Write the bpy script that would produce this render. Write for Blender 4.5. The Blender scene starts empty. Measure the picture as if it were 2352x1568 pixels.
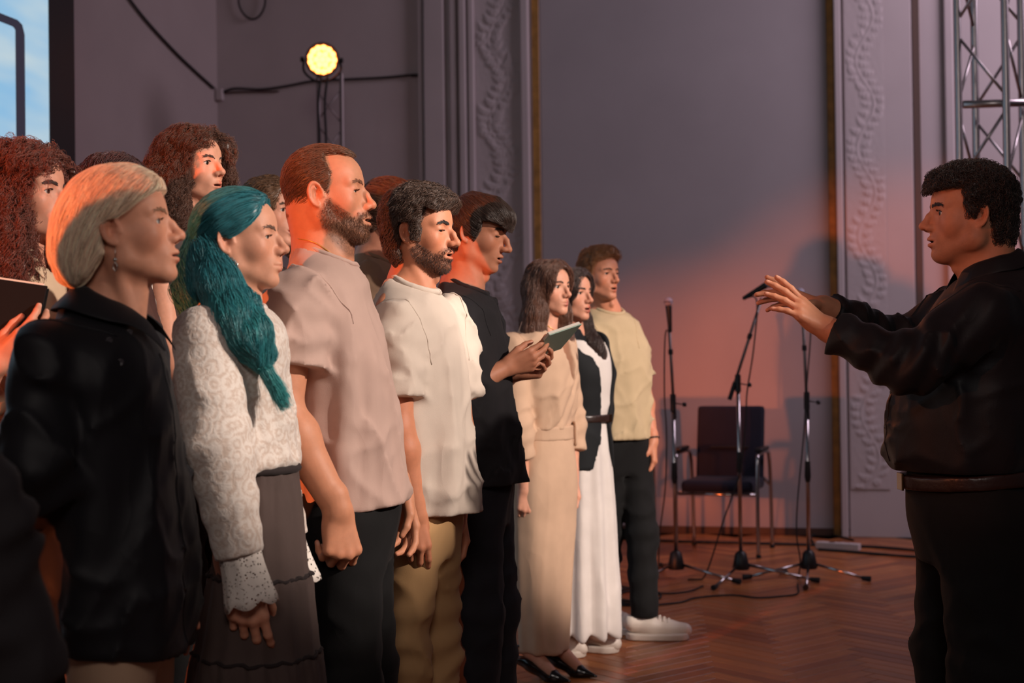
# Choir rehearsing on a parquet stage in front of a conductor.
import bpy, bmesh, math
from concurrent.futures import ThreadPoolExecutor
import numpy as np
from mathutils import Vector, Matrix

SC = bpy.context.scene
COL = SC.collection
# ------------------------------------------------------------------ camera
F_PX = 3267.0
CAM_H = 1.28
PITCH = math.radians(0.72)
ROLL = math.radians(0.75)
cd = bpy.data.cameras.new('camera')
cam = bpy.data.objects.new('camera', cd)
COL.objects.link(cam)
cd.sensor_width = 36.0
cd.lens = 36.0 * F_PX / 2352.0
cd.clip_start = 0.05
cd.clip_end = 60
cam.matrix_world = (Matrix.Translation((0, 0, CAM_H)) @ Matrix.Rotation(math.pi / 2 + PITCH, 4, 'X')
                    @ Matrix.Rotation(-ROLL, 4, 'Z'))
cd.dof.use_dof = True
cd.dof.focus_distance = 3.9
cd.dof.aperture_fstop = 3.5
SC.camera = cam
vs = SC.view_settings
vs.view_transform = 'Standard'
vs.look = 'None'
vs.gamma = 1.0
vs.use_curve_mapping = False
vs.exposure = 0.0
SC.cycles.use_denoising = True
SC.cycles.max_bounces = 6
SC.cycles.sample_clamp_indirect = 4.0
# ------------------------------------------------------------------ world and stage lights
w = bpy.data.worlds.new('hall_ambient')
SC.world = w
w.use_nodes = True
bg = w.node_tree.nodes['Background']
bg.inputs['Color'].default_value = (0.43, 0.34, 0.38, 1)
bg.inputs['Strength'].default_value = 0.075


def lamp(name, kind, loc, target, power, color, size=0.3, spot=60, blend=0.5):
    ld = bpy.data.lights.new(name, kind)
    ld.energy = power
    ld.color = color
    if kind == 'SPOT':
        ld.spot_size = math.radians(spot)
        ld.spot_blend = blend
        ld.shadow_soft_size = size
    elif kind == 'AREA':
        ld.shape = 'DISK'
        ld.size = size
    else:
        ld.shadow_soft_size = size
    o = bpy.data.objects.new(name, ld)
    COL.objects.link(o)
    o.location = loc
    o.rotation_euler = (Vector(target) - Vector(loc)).to_track_quat('-Z', 'Y').to_euler()
    return o


# warm white front lights rigged side by side, high on the audience side, each on its own part of the choir
lamp('stage_front_light', 'SPOT', (4.8, 1.5, 3.9), (-0.40, 3.57, 1.58), 1800, (1.0, 0.85, 0.75), 0.06, 18, 0.38)
lamp('stage_front_light', 'SPOT', (4.8, 1.5, 3.9), (-0.13, 4.60, 1.72), 1250, (1.0, 0.85, 0.75), 0.06, 14, 0.55)
lamp('stage_front_light', 'SPOT', (4.8, 1.45, 3.8), (0.25, 6.30, 0.88), 2500, (1.0, 0.85, 0.75), 0.06, 15, 0.40)
# orange side lights beyond the left of the stage: one across the choir to the wall, one added to redden the conductor
lamp('stage_side_light', 'SPOT', (-5.15, -3.3, 1.85), (-0.515, 4.41, 1.16), 3000, (1.0, 0.19, 0.045), 0.07, 15.5, 0.5)
lamp('stage_side_light', 'SPOT', (-3.2, 0.2, 2.7), (1.15, 3.75, 1.45), 260, (1.0, 0.26, 0.11), 0.07, 15, 0.6)
# low orange lamp added near the screen to strengthen the glow on the wall
lamp('added_wall_glow', 'SPOT', (-2.2, 7.3, 0.75), (1.15, 10.3, 1.02), 430, (1.0, 0.20, 0.06), 0.08, 27, 0.85)
# mauve wash on the hall wall from the upper right
lamp('wall_wash_light', 'SPOT', (4.9, 7.4, 4.9), (1.0, 10.3, 2.2), 640, (0.80, 0.63, 0.75), 1.2, 115, 0.9)
# dim fill lamp added high behind the camera to lift the shadows
lamp('fill_light', 'AREA', (0.2, -2.6, 4.2), (0.0, 4.0, 1.2), 56, (1.0, 0.86, 0.80), 1.6)


# ------------------------------------------------------------------ helpers: meshes and materials
def lin(r, g=None, b=None):
    if g is None:
        r, g, b = [int(r[i:i + 2], 16) for i in (1, 3, 5)]
    f = lambda c: (c / 255.0) / 12.92 if c <= 10 else (((c / 255.0) + 0.055) / 1.055) ** 2.4
    return (f(r), f(g), f(b))


def rotm(rx=0, ry=0, rz=0):
    return np.array((Matrix.Rotation(math.radians(rz), 3, 'Z') @ Matrix.Rotation(math.radians(ry), 3, 'Y')
                     @ Matrix.Rotation(math.radians(rx), 3, 'X')))


def npv(*a):
    return np.array(a, float)


def link(o, parent=None, label=None, cat=None, group=None, kind=None):
    if o.name not in COL.objects:
        COL.objects.link(o)
    if parent is not None:
        o.parent = parent
    if label: o['label'] = label
    if cat: o['category'] = cat
    if group: o['group'] = group
    if kind: o['kind'] = kind
    return o


def empty(name, loc=(0, 0, 0), rz=0.0, **kw):
    o = bpy.data.objects.new(name, None)
    o.location = loc
    o.rotation_euler = (0, 0, rz)
    o.empty_display_size = 0.1
    return link(o, **kw)


def mesh_np(name, V, F, mat=None, col=None, smooth=True):
    V = np.ascontiguousarray(V, np.float32)
    me = bpy.data.meshes.new(name)
    me.vertices.add(len(V))
    me.vertices.foreach_set('co', V.ravel())
    if isinstance(F, np.ndarray):
        k = F.shape[1]
        nl = F.size
        tot = np.full(len(F), k, np.int32)
        start = np.arange(0, nl, k, dtype=np.int32)
        flat = F.astype(np.int32).ravel()
    else:
        tot = np.array([len(f) for f in F], np.int32)
        start = np.concatenate([[0], np.cumsum(tot)[:-1]]).astype(np.int32)
        flat = np.array([i for f in F for i in f], np.int32)
        nl = len(flat)
    me.loops.add(nl)
    me.loops.foreach_set('vertex_index', flat)
    me.polygons.add(len(tot))
    me.polygons.foreach_set('loop_start', start)
    try:
        me.polygons.foreach_set('loop_total', tot)
    except Exception:
        pass
    me.update(calc_edges=True)
    me.polygons.foreach_set('use_smooth', np.full(len(tot), smooth, bool))
    if col is not None:
        a = me.color_attributes.new('Col', 'FLOAT_COLOR', 'POINT')
        c = np.ones((len(V), 4), np.float32)
        c[:, :3] = col
        a.data.foreach_set('color', c.ravel())
    if mat is not None:
        me.materials.append(mat)
    return me


def obj_np(name, V, F, mat, parent=None, col=None, smooth=True, **kw):
    o = bpy.data.objects.new(name, mesh_np(name, V, F, mat, col, smooth))
    return link(o, parent, **kw)


def join_np(parts):
    """[(V, F, C or None)] with quads only -> one V, F, C"""
    Vs, Fs, Cs, n = [], [], [], 0
    for V, F, C in parts:
        Vs.append(V)
        Fs.append(F + n)
        Cs.append(np.broadcast_to(C, (len(V), 3)))
        n += len(V)
    return np.concatenate(Vs), np.concatenate(Fs), np.concatenate(Cs)


class MB:
    """collects simple shapes, then builds ONE mesh object"""

    def __init__(self):
        self.v, self.f = [], []

    def add(self, V, F):
        n = len(self.v)
        self.v += [tuple(x) for x in V]
        self.f += [tuple(i + n for i in f) for f in F]
        return self

    def box(self, c, s, R=None, bev=0.0, seg=2):
        c = np.array(c, float)
        s = np.array(s, float) / 2
        if bev <= 0:
            V = np.array([[x, y, z] for x in (-1, 1) for y in (-1, 1) for z in (-1, 1)], float) * s
            F = [(0, 1, 3, 2), (4, 6, 7, 5), (0, 4, 5, 1), (2, 3, 7, 6), (0, 2, 6, 4), (1, 5, 7, 3)]
        else:
            bm = bmesh.new()
            bmesh.ops.create_cube(bm, size=1.0)
            for v in bm.verts:
                v.co = Vector((v.co.x * 2 * s[0], v.co.y * 2 * s[1], v.co.z * 2 * s[2]))
            bmesh.ops.bevel(bm, geom=bm.edges[:], offset=bev, segments=seg, affect='EDGES', profile=0.6)
            bm.verts.index_update()
            V = np.array([v.co[:] for v in bm.verts])
            F = [tuple(v.index for v in f.verts) for f in bm.faces]
            bm.free()
        if R is not None:
            V = V @ np.array(R).T
        return self.add(V + c, F)

    def tube(self, pts, r, n=8, cap=True):
        P = np.array(pts, float)
        m = len(P)
        r = np.broadcast_to(r, (m,))
        T = np.gradient(P, axis=0)
        T /= np.linalg.norm(T, axis=1)[:, None] + 1e-12
        up = npv(0, 0, 1) if abs(T[0][2]) < 0.9 else npv(1, 0, 0)
        u = np.cross(T[0], up)
        u /= np.linalg.norm(u)
        V = []
        for i in range(m):
            u = u - T[i] * (u @ T[i])
            u /= np.linalg.norm(u) + 1e-12
            w_ = np.cross(T[i], u)
            a = np.arange(n) * 2 * math.pi / n
            V.append(P[i] + r[i] * (np.cos(a)[:, None] * u + np.sin(a)[:, None] * w_))
        V = np.concatenate(V)
        F = [(i * n + j, i * n + (j + 1) % n, (i + 1) * n + (j + 1) % n, (i + 1) * n + j)
             for i in range(m - 1) for j in range(n)]
        if cap:
            F += [tuple(range(n))[::-1], tuple((m - 1) * n + j for j in range(n))]
        return self.add(V, F)

    def lathe(self, prof, c=(0, 0, 0), R=None, n=24):
        """prof: [(radius, z)]"""
        V, F = [], []
        m = len(prof)
        for (r, z) in prof:
            for j in range(n):
                a = 2 * math.pi * j / n
                V.append((r * math.cos(a), r * math.sin(a), z))
        F = [(i * n + j, i * n + (j + 1) % n, (i + 1) * n + (j + 1) % n, (i + 1) * n + j)
             for i in range(m - 1) for j in range(n)]
        F += [tuple(range(n))[::-1], tuple((m - 1) * n + j for j in range(n))]
        V = np.array(V)
        if R is not None:
            V = V @ np.array(R).T
        return self.add(V + np.array(c, float), F)

    def prism(self, poly, z0, z1, R=None, c=(0, 0, 0)):
        n = len(poly)
        V = np.array([(x, y, z0) for x, y in poly] + [(x, y, z1) for x, y in poly], float)
        F = [tuple(range(n))[::-1], tuple(range(n, 2 * n))] + [(i, (i + 1) % n, n + (i + 1) % n, n + i) for i in range(n)]
        if R is not None:
            V = V @ np.array(R).T
        return self.add(V + np.array(c, float), F)

    def build(self, name, mat, parent=None, smooth=False, auto=None, **kw):
        o = bpy.data.objects.new(name, mesh_np(name, np.array(self.v, float), self.f, mat, None, smooth))
        if auto:
            o.data.set_sharp_from_angle(angle=math.radians(auto))
        return link(o, parent, **kw)


def spline(pts, n=40):
    """Catmull-Rom through pts"""
    P = np.array(pts, float)
    P = np.vstack([2 * P[0] - P[1], P, 2 * P[-1] - P[-2]])
    m = len(P) - 3
    t = np.linspace(0, m - 1e-6, n)
    i = t.astype(int)
    u = (t - i)[:, None]
    p0, p1, p2, p3 = P[i], P[i + 1], P[i + 2], P[i + 3]
    return 0.5 * (2 * p1 + (p2 - p0) * u + (2 * p0 - 5 * p1 + 4 * p2 - p3) * u ** 2 + (3 * p1 - p0 - 3 * p2 + p3) * u ** 3)


MATS = {}


def material(name, color=(0.8, 0.8, 0.8), rough=0.6, metal=0.0, attr=False, noise=0.0, nscale=40.0, bump=0.0, bscale=200.0,
             sheen=0.0, sss=0.0, emit=None, estr=0.0, spec=0.5, stretch=(1, 1, 1), coat=0.0):
    if name in MATS:
        return MATS[name]
    m = bpy.data.materials.new(name)
    m.use_nodes = True
    nt = m.node_tree
    N = nt.nodes
    L = nt.links
    b = N['Principled BSDF']
    b.inputs['Roughness'].default_value = rough
    b.inputs['Metallic'].default_value = metal
    b.inputs['Specular IOR Level'].default_value = spec
    b.inputs['Base Color'].default_value = (*color, 1)
    if coat:
        b.inputs['Coat Weight'].default_value = coat
        b.inputs['Coat Roughness'].default_value = 0.15
    if sheen:
        b.inputs['Sheen Weight'].default_value = sheen
        b.inputs['Sheen Roughness'].default_value = 0.5
    if sss:
        b.inputs['Subsurface Weight'].default_value = sss
        b.inputs['Subsurface Radius'].default_value = (1.0, 0.35, 0.2)
        b.inputs['Subsurface Scale'].default_value = 0.006
    if emit:
        b.inputs['Emission Color'].default_value = (*emit, 1)
        b.inputs['Emission Strength'].default_value = estr
    src = None
    if attr:
        a = N.new('ShaderNodeAttribute')
        a.attribute_name = 'Col'
        src = a.outputs['Color']
    tc = N.new('ShaderNodeTexCoord')
    mp = N.new('ShaderNodeMapping')
    mp.inputs['Scale'].default_value = stretch
    L.new(tc.outputs['Object'], mp.inputs['Vector'])
    if noise > 0:
        n1 = N.new('ShaderNodeTexNoise')
        n1.inputs['Scale'].default_value = nscale
        n1.inputs['Detail'].default_value = 4
        L.new(mp.outputs[0], n1.inputs['Vector'])
        r = N.new('ShaderNodeMapRange')
        r.inputs['From Min'].default_value = 0.25
        r.inputs['From Max'].default_value = 0.75
        r.inputs['To Min'].default_value = 1 - noise
        r.inputs['To Max'].default_value = 1 + noise
        L.new(n1.outputs['Fac'], r.inputs['Value'])
        mx = N.new('ShaderNodeMix')
        mx.data_type = 'RGBA'
        mx.blend_type = 'MULTIPLY'
        mx.inputs['Factor'].default_value = 1
        mx.inputs['A'].default_value = (*color, 1)
        if src is not None:
            L.new(src, mx.inputs['A'])
        L.new(r.outputs[0], mx.inputs['B'])
        src = mx.outputs['Result']
    if src is not None:
        L.new(src, b.inputs['Base Color'])
    if bump > 0:
        n2 = N.new('ShaderNodeTexNoise')
        n2.inputs['Scale'].default_value = bscale
        n2.inputs['Detail'].default_value = 3
        L.new(mp.outputs[0], n2.inputs['Vector'])
        bp = N.new('ShaderNodeBump')
        bp.inputs['Strength'].default_value = bump
        bp.inputs['Distance'].default_value = 0.002
        L.new(n2.outputs['Fac'], bp.inputs['Height'])
        L.new(bp.outputs[0], b.inputs['Normal'])
    MATS[name] = m
    return m


def cloth(name, color, rough=0.85, noise=0.08, bump=0.35, sheen=0.04, wr=9):
    """woven stuff: fine weave over soft creases"""
    key = 'cloth_' + name
    if key in MATS:
        return MATS[key]
    m = material(key, color, rough, noise=noise, nscale=9, sheen=sheen, spec=0.25)
    nt = m.node_tree
    N, L = nt.nodes, nt.links
    tc = N.new('ShaderNodeTexCoord')
    mp = N.new('ShaderNodeMapping')
    mp.inputs['Scale'].default_value = (1.0, 1.0, 0.55)
    mp.inputs['Rotation'].default_value = (0.3, 0.35, 0)
    L.new(tc.outputs['Object'], mp.inputs[0])
    n1 = N.new('ShaderNodeTexNoise')
    n1.inputs['Scale'].default_value = wr
    n1.inputs['Detail'].default_value = 1.2
    n1.inputs['Distortion'].default_value = 0.5
    L.new(mp.outputs[0], n1.inputs['Vector'])
    rd = N.new('ShaderNodeMath')
    rd.operation = 'PINGPONG'
    rd.inputs[1].default_value = 0.5
    L.new(n1.outputs['Fac'], rd.inputs[0])
    b1 = N.new('ShaderNodeBump')
    b1.inputs['Strength'].default_value = min(1.0, bump * 1.2)
    b1.inputs['Distance'].default_value = 0.014
    L.new(rd.outputs[0], b1.inputs['Height'])
    n2 = N.new('ShaderNodeTexNoise')
    n2.inputs['Scale'].default_value = 520
    L.new(tc.outputs['Object'], n2.inputs['Vector'])
    b2 = N.new('ShaderNodeBump')
    b2.inputs['Strength'].default_value = 0.25
    b2.inputs['Distance'].default_value = 0.001
    L.new(n2.outputs['Fac'], b2.inputs['Height'])
    L.new(b1.outputs[0], b2.inputs['Normal'])
    L.new(b2.outputs[0], N['Principled BSDF'].inputs['Normal'])
    return m


def hair_material(name, color, rough=0.38):
    key = 'hair_' + name
    if key in MATS:
        return MATS[key]
    m = bpy.data.materials.new(key)
    m.use_nodes = True
    nt = m.node_tree
    b = nt.nodes['Principled BSDF']
    a = nt.nodes.new('ShaderNodeAttribute')
    a.attribute_name = 'Col'
    nt.links.new(a.outputs['Color'], b.inputs['Base Color'])
    b.inputs['Roughness'].default_value = rough
    b.inputs['Specular IOR Level'].default_value = 0.5
    b.inputs['Sheen Weight'].default_value = 0.15
    MATS[key] = m
    return m


# ------------------------------------------------------------------ helpers: signed distance modelling
rng = np.random.default_rng(7)
_NT = rng.random((32, 32, 32)).astype(np.float32)


def vnoise(p):
    i = np.floor(p).astype(int)
    f = p - i
    f = f * f * (3 - 2 * f)
    i0 = i & 31
    i1 = (i + 1) & 31
    x0, y0, z0 = i0.T
    x1, y1, z1 = i1.T
    fx, fy, fz = f.T
    a = _NT[x0, y0, z0] * (1 - fx) + _NT[x1, y0, z0] * fx
    b = _NT[x0, y1, z0] * (1 - fx) + _NT[x1, y1, z0] * fx
    c = _NT[x0, y0, z1] * (1 - fx) + _NT[x1, y0, z1] * fx
    d = _NT[x0, y1, z1] * (1 - fx) + _NT[x1, y1, z1] * fx
    return (a * (1 - fy) + b * fy) * (1 - fz) + (c * (1 - fy) + d * fy) * fz


def nrm(a):
    return np.sqrt((a * a).sum(-1))


def unit(a):
    a = np.array(a, float)
    return a / (np.linalg.norm(a) + 1e-12)


def smin(a, b, k):
    h = np.clip(0.5 + 0.5 * (b - a) / k, 0, 1)
    return b + (a - b) * h - k * h * (1 - h)


def smax(a, b, k):
    return -smin(-a, -b, k)


def cone(p, a, b, ra, rb):
    a = np.asarray(a, float)
    ba = np.asarray(b, float) - a
    pa = p - a
    t = np.clip(pa @ ba / (ba @ ba + 1e-12), 0, 1)
    return nrm(pa - t[:, None] * ba) - (ra + (rb - ra) * t)


def ell(p, c, r, R=None):
    q = p - np.asarray(c, float)
    if R is not None:
        q = q @ R
    r = np.asarray(r, float) if np.ndim(r) else np.full(3, float(r))
    k0 = nrm(q / r)
    k1 = nrm(q / (r * r)) + 1e-9
    return k0 * (k0 - 1) / k1


def chain(p, pts, rs, k=0.015):
    d = None
    for i in range(len(pts) - 1):
        c = cone(p, pts[i], pts[i + 1], rs[i], rs[i + 1])
        d = c if d is None else smin(d, c, k)
    return d


class Loft:
    """stack of elliptical sections; secs rows: z, cx, cy, ax, ay"""

    def __init__(self, secs, n=96):
        S = np.array(sorted(secs), float)
        z = S[:, 0]
        self.z0, self.z1 = z[0], z[-1]
        zz = np.linspace(z[0], z[-1], n)
        cols = []
        for j in range(1, S.shape[1]):
            m = np.gradient(S[:, j], z)
            # monotone-ish cubic hermite
            i = np.clip(np.searchsorted(z, zz) - 1, 0, len(z) - 2)
            h = z[i + 1] - z[i]
            t = (zz - z[i]) / h
            cols.append((2 * t ** 3 - 3 * t ** 2 + 1) * S[i, j] + (t ** 3 - 2 * t ** 2 + t) * h * m[i]
                        + (-2 * t ** 3 + 3 * t ** 2) * S[i + 1, j] + (t ** 3 - t ** 2) * h * m[i + 1])
        self.zz, self.c = zz, cols

    def __call__(self, p, cap=0.01):
        cx, cy, ax, ay = [np.interp(p[:, 2], self.zz, c) for c in self.c]
        x, y = p[:, 0] - cx, p[:, 1] - cy
        k0 = np.sqrt((x / ax) ** 2 + (y / ay) ** 2)
        k1 = np.sqrt((x / ax ** 2) ** 2 + (y / ay ** 2) ** 2) + 1e-6
        d = np.where(k0 < 0.15, -np.minimum(ax, ay) * (1 - k0), k0 * (k0 - 1) / k1)
        return smax(smax(d, p[:, 2] - self.z1, cap), self.z0 - p[:, 2], cap)

    def theta(self, p):
        cx, cy, ax, ay = [np.interp(p[:, 2], self.zz, c) for c in self.c]
        return np.arctan2((p[:, 1] - cy) / ay, (p[:, 0] - cx) / ax)


def poly2d(x, z, poly):
    """signed distance to a polygon in the x-z plane (negative inside)"""
    P = np.array(poly, float)
    n = len(P)
    d = np.full(x.shape, 1e9)
    inside = np.zeros(x.shape, bool)
    for i in range(n):
        a, b = P[i], P[(i + 1) % n]
        e = b - a
        wx, wz = x - a[0], z - a[1]
        t = np.clip((wx * e[0] + wz * e[1]) / (e @ e + 1e-12), 0, 1)
        d = np.minimum(d, (wx - e[0] * t) ** 2 + (wz - e[1] * t) ** 2)
        c = ((a[1] > z) != (b[1] > z)) & (x < (b[0] - a[0]) * (z - a[1]) / (b[1] - a[1] + 1e-12) + a[0])
        inside ^= c
    d = np.sqrt(d)
    return np.where(inside, -d, d)


_E = np.array([(0, 1), (2, 3), (4, 5), (6, 7), (0, 2), (1, 3), (4, 6), (5, 7), (0, 4), (1, 5), (2, 6), (3, 7)])
_CO = np.array([[(c >> 2) & 1, (c >> 1) & 1, c & 1] for c in range(8)])


POOL = ThreadPoolExecutor(4)


def mesh_sdf(f, lo, hi, h, B=8):
    lo = np.array(lo, float)
    hi = np.array(hi, float)
    n = np.ceil((hi - lo) / h).astype(int) + 2
    nb = -(-n // B)
    bi = np.stack(np.meshgrid(*[np.arange(k) for k in nb], indexing='ij'), -1).reshape(-1, 3)
    dc = f(lo + (bi * B + (B - 1) / 2) * h)
    act = np.abs(dc) < B * h * 0.87 * 1.7 + 2 * h
    G = np.broadcast_to(np.where(dc > 0, 1.0, -1.0).astype(np.float32)[:, None], (len(bi), B ** 3)).copy()
    off = np.stack(np.meshgrid(*[np.arange(B)] * 3, indexing='ij'), -1).reshape(-1, 3)
    ai = np.nonzero(act)[0]
    step = max(60, min(400, len(ai) // 4 + 1))

    def work(k):
        a = ai[k:k + step]
        P = lo + ((bi[a] * B)[:, None, :] + off[None]) * h
        G[a] = f(P.reshape(-1, 3)).reshape(len(a), -1)
    list(POOL.map(work, range(0, len(ai), step)))
    G = G.reshape(*nb, B, B, B).transpose(0, 3, 1, 4, 2, 5).reshape(*(nb * B))
    S = G < 0
    cnt = np.zeros(np.array(G.shape) - 1, np.int8)
    for c in _CO:
        cnt += S[c[0]:G.shape[0] - 1 + c[0], c[1]:G.shape[1] - 1 + c[1], c[2]:G.shape[2] - 1 + c[2]]
    idx = np.argwhere((cnt > 0) & (cnt < 8))
    if len(idx) == 0:
        raise RuntimeError('empty surface')
    val = np.stack([G[tuple((idx + c).T)] for c in _CO], 1)
    acc = np.zeros((len(idx), 3))
    num = np.zeros(len(idx))
    for a, b in _E:
        va, vb = val[:, a], val[:, b]
        m = (va < 0) != (vb < 0)
        t = np.where(m, va / np.where(m, va - vb, 1), 0)
        pt = _CO[a] + t[:, None] * (_CO[b] - _CO[a])
        acc += pt * m[:, None]
        num += m
    V = lo + (idx + acc / num[:, None]) * h
    vid = np.full(cnt.shape, -1, np.int32)
    vid[tuple(idx.T)] = np.arange(len(idx))
    Fs = []
    for ax in range(3):
        u, v = (ax + 1) % 3, (ax + 2) % 3
        sl0 = [slice(None)] * 3
        sl1 = [slice(None)] * 3
        sl0[ax], sl1[ax] = slice(0, -1), slice(1, None)
        A, Bq = S[tuple(sl0)], S[tuple(sl1)]
        e = np.argwhere(A != Bq)
        e = e[(e[:, u] > 0) & (e[:, v] > 0) & (e[:, u] < G.shape[u] - 1) & (e[:, v] < G.shape[v] - 1)]
        if len(e) == 0:
            continue
        du = np.zeros(3, int)
        dv = np.zeros(3, int)
        du[u] = 1
        dv[v] = 1
        q = np.stack([vid[tuple((e - du - dv).T)], vid[tuple((e - dv).T)], vid[tuple(e.T)], vid[tuple((e - du).T)]], 1)
        flip = ~A[tuple(e.T)]
        q[flip] = q[flip][:, ::-1]
        Fs.append(q)
    F = np.concatenate(Fs)
    F = F[(F >= 0).all(1)]
    return V, F


def grad(f, p, e=0.002):
    g = np.stack([f(p + npv(e, 0, 0)) - f(p - npv(e, 0, 0)), f(p + npv(0, e, 0)) - f(p - npv(0, e, 0)),
                  f(p + npv(0, 0, e)) - f(p - npv(0, 0, e))], 1)
    return g / (nrm(g)[:, None] + 1e-9)


# ------------------------------------------------------------------ helpers: human figures
SKIN_MAT = material('skin', attr=True, rough=0.52, noise=0.07, nscale=60, bump=0.16, bscale=700, sss=0.10, spec=0.36)
EYE_MAT = material('eye', attr=True, rough=0.12)
SKIN = lin(202, 138, 106)


class Head:
    """face along +x, y to the figure's left, z up; origin between the eyes; about 0.23 m chin to crown"""
    D = dict(w=1.0, nose=1.0, nz=0.0, nb=0.0, ndrop=0.0, jaw=1.0, chin=0.0, chinz=0.0, mo=0.0, eo=1.0, brow=1.0, cheek=1.0, lip=1.0, fat=0.0,
             ear=1.0, forehead=0.0, lipx=0.0, slim=1.0, look=0.0)

    def __init__(s, c, R, scale=1.0, **kw):
        s.c = np.array(c, float)
        s.R = np.array(R, float)
        s.s = scale
        s.p = dict(Head.D, **kw)

    def local(s, p):
        return ((p - s.c) @ s.R) / s.s

    def world(s, q):
        return s.c + (np.asarray(q, float) * s.s) @ s.R.T

    def skull(s, q):
        P = s.p
        w = P['w']
        d = ell(q, (-0.008, 0, 0.024), (0.092, 0.0740 * w, 0.081))
        d = smin(d, ell(q, (0.029 + P['forehead'], 0, 0.032), (0.057, 0.060 * w, 0.056)), 0.02)
        return d

    def sdf(s, q):
        P = s.p
        w = P['w']
        y = np.abs(q[:, 1])
        m = np.stack([q[:, 0], y, q[:, 2]], 1)
        mo, ch, cz, jw, fat = P['mo'], P['chin'], P['chinz'] - P['mo'] * 0.8, P['jaw'], P['fat']
        d = s.skull(q)
        d = smin(d, ell(q, (0.026, 0, -0.036), (0.058, 0.055 * w * P['slim'], 0.074)), 0.02)
        # jaw
        J = (0.058 + ch, 0.012, -0.094 + cz)
        A = (-0.002, 0.050 * w * jw, -0.066 + cz * 0.4)
        d = smin(d, cone(m, J, A, 0.019 + fat * 0.3, 0.019 + fat * 0.6), 0.022)
        d = smin(d, cone(m, A, (-0.004, 0.055 * w, -0.025), 0.019 + fat * .6, 0.020), 0.02)
        d = smin(d, cone(m, (0.050 + ch, 0, -0.088 + cz), (-0.02, 0, -0.075), 0.022 + fat, 0.045 + fat), 0.02)
        d = smin(d, ell(q, (0.070 + ch, 0, -0.101 + cz), (0.020, 0.023, 0.017)), 0.014)
        # cheek bones, muzzle
        d = smin(d, ell(m, (0.043, 0.042 * w, -0.028), (0.030, 0.020 + fat * .5, 0.027 * P['cheek'])), 0.02)
        lx = P['lipx']
        d = smin(d, ell(q, (0.066 + lx, 0, -0.064), (0.027, 0.031, 0.033)), 0.016)
        # brow ridge and sockets
        d = smin(d, cone(m, (0.0755 + P['forehead'] * .5, 0.010, 0.019), (0.060, 0.047 * w, 0.018), 0.0095 * P['brow'], 0.008 * P['brow']), 0.014)
        d = smax(d, -ell(m, (0.093, 0.033, 0.000), (0.019, 0.019, 0.0125)), 0.012)
        # lids
        E = npv(0.0640, 0.0325, -0.001)
        lid = ell(m, E, (0.0166, 0.0172, 0.0158))
        eo = P['eo']
        lid = np.where(lid < 0.02, smax(lid, -ell(m, (0.079, 0.0325, -0.0015 - 0.0050 * (1 - eo)), (0.015, 0.0160, 0.0010 + 0.0070 * eo)), 0.0012), lid)
        d = smin(d, lid, 0.0045)
        d = smin(d, cone(m, (0.062, 0.020, -0.036), (0.0745, 0.008, 0.006), 0.0125, 0.0085), 0.012)
        # nose
        n, nz, nb, nd = P['nose'], P['nz'], P['nb'], P['ndrop']
        B0 = npv(0.0800, 0, 0.010)
        T = npv(0.0865 + 0.0215 * n, 0, -0.034 + nz - nd)
        M = (B0 + T) / 2 + npv(0.001 + nb, 0, 0.002)
        d = smin(d, cone(q, (0.0735, 0, 0.014), (0.0820, 0, -0.036), 0.0100, 0.0145), 0.008)
        d = smin(d, cone(q, B0, M, 0.0075, 0.0078), 0.008)
        d = smin(d, cone(q, M, T, 0.0078, 0.0092), 0.006)
        d = smin(d, ell(q, T + npv(0, 0, -0.001), (0.0100, 0.0108, 0.0095)), 0.008)
        al = npv(T[0] - 0.0135, 0.0120, -0.0405 + nz)
        d = smin(d, ell(m, al, (0.0125, 0.0072, 0.0090)), 0.006)
        d = smax(d, -ell(m, (T[0] - 0.005, 0.0062, T[2] - 0.0125), (0.0062, 0.0030, 0.0045)), 0.003)
        # nasolabial shape and lips
        lf = P['lip']
        U = npv(0.0930 + lx, 0.0, -0.0640)
        C = npv(0.0755 + lx, 0.0245, -0.0690 - mo * .35)
        Lw = npv(0.0905 + lx, 0.0, -0.0755 - mo)
        d = smax(d, -cone(m, npv(0.1030 + lx, 0, -0.0525), npv(0.099 + lx, 0, -0.0585), 0.0035, 0.003), 0.006)
        d = smin(d, cone(m, U + npv(0, 0.004, 0), C, 0.0066 * lf, 0.0038), 0.004)
        d = smin(d, cone(m, Lw + npv(0, 0.003, 0), C, 0.0078 * lf, 0.0038), 0.004)
        d = smax(d, -cone(m, npv(0.1035 + lx, 0, -0.0694 - mo * .5), npv(0.0840 + lx, 0.0235, -0.0690 - mo * .35), 0.0022, 0.0014), 0.002)
        if mo > 0.002:
            d = smax(d, -ell(q, (0.093 + lx, 0, -0.0694 - mo * .5), (0.026, 0.0175, mo * 0.55)), 0.003)
        d = smax(d, -cone(m, npv(0.0990 + lx + ch * .5, 0, -0.0875 - mo), npv(0.092 + lx, 0.014, -0.087 - mo), 0.0055, 0.004), 0.008)
        # ear
        e = m - npv(-0.014, 0.0755 * w, -0.012)
        Re = rotm(0, 0, 0)
        Re = (np.array(Matrix.Rotation(math.radians(-24), 3, 'Z') @ Matrix.Rotation(math.radians(-12), 3, 'Y')))
        e = (e @ Re.T.T) / P['ear']
        u, v, t = e.T
        disc = ell(e, (0, -0.001, 0.0), (0.0195, 0.0052, 0.0295))
        disc = smin(disc, ell(e, (0.006, 0, -0.024), (0.009, 0.0045, 0.0105)), 0.006)
        disc = smax(disc, -ell(e, (0.0045, 0.0085, -0.003), (0.0105, 0.0140, 0.0150)), 0.002)
        rho = np.sqrt((u / 0.0180) ** 2 + (t / 0.0290) ** 2)
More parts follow.
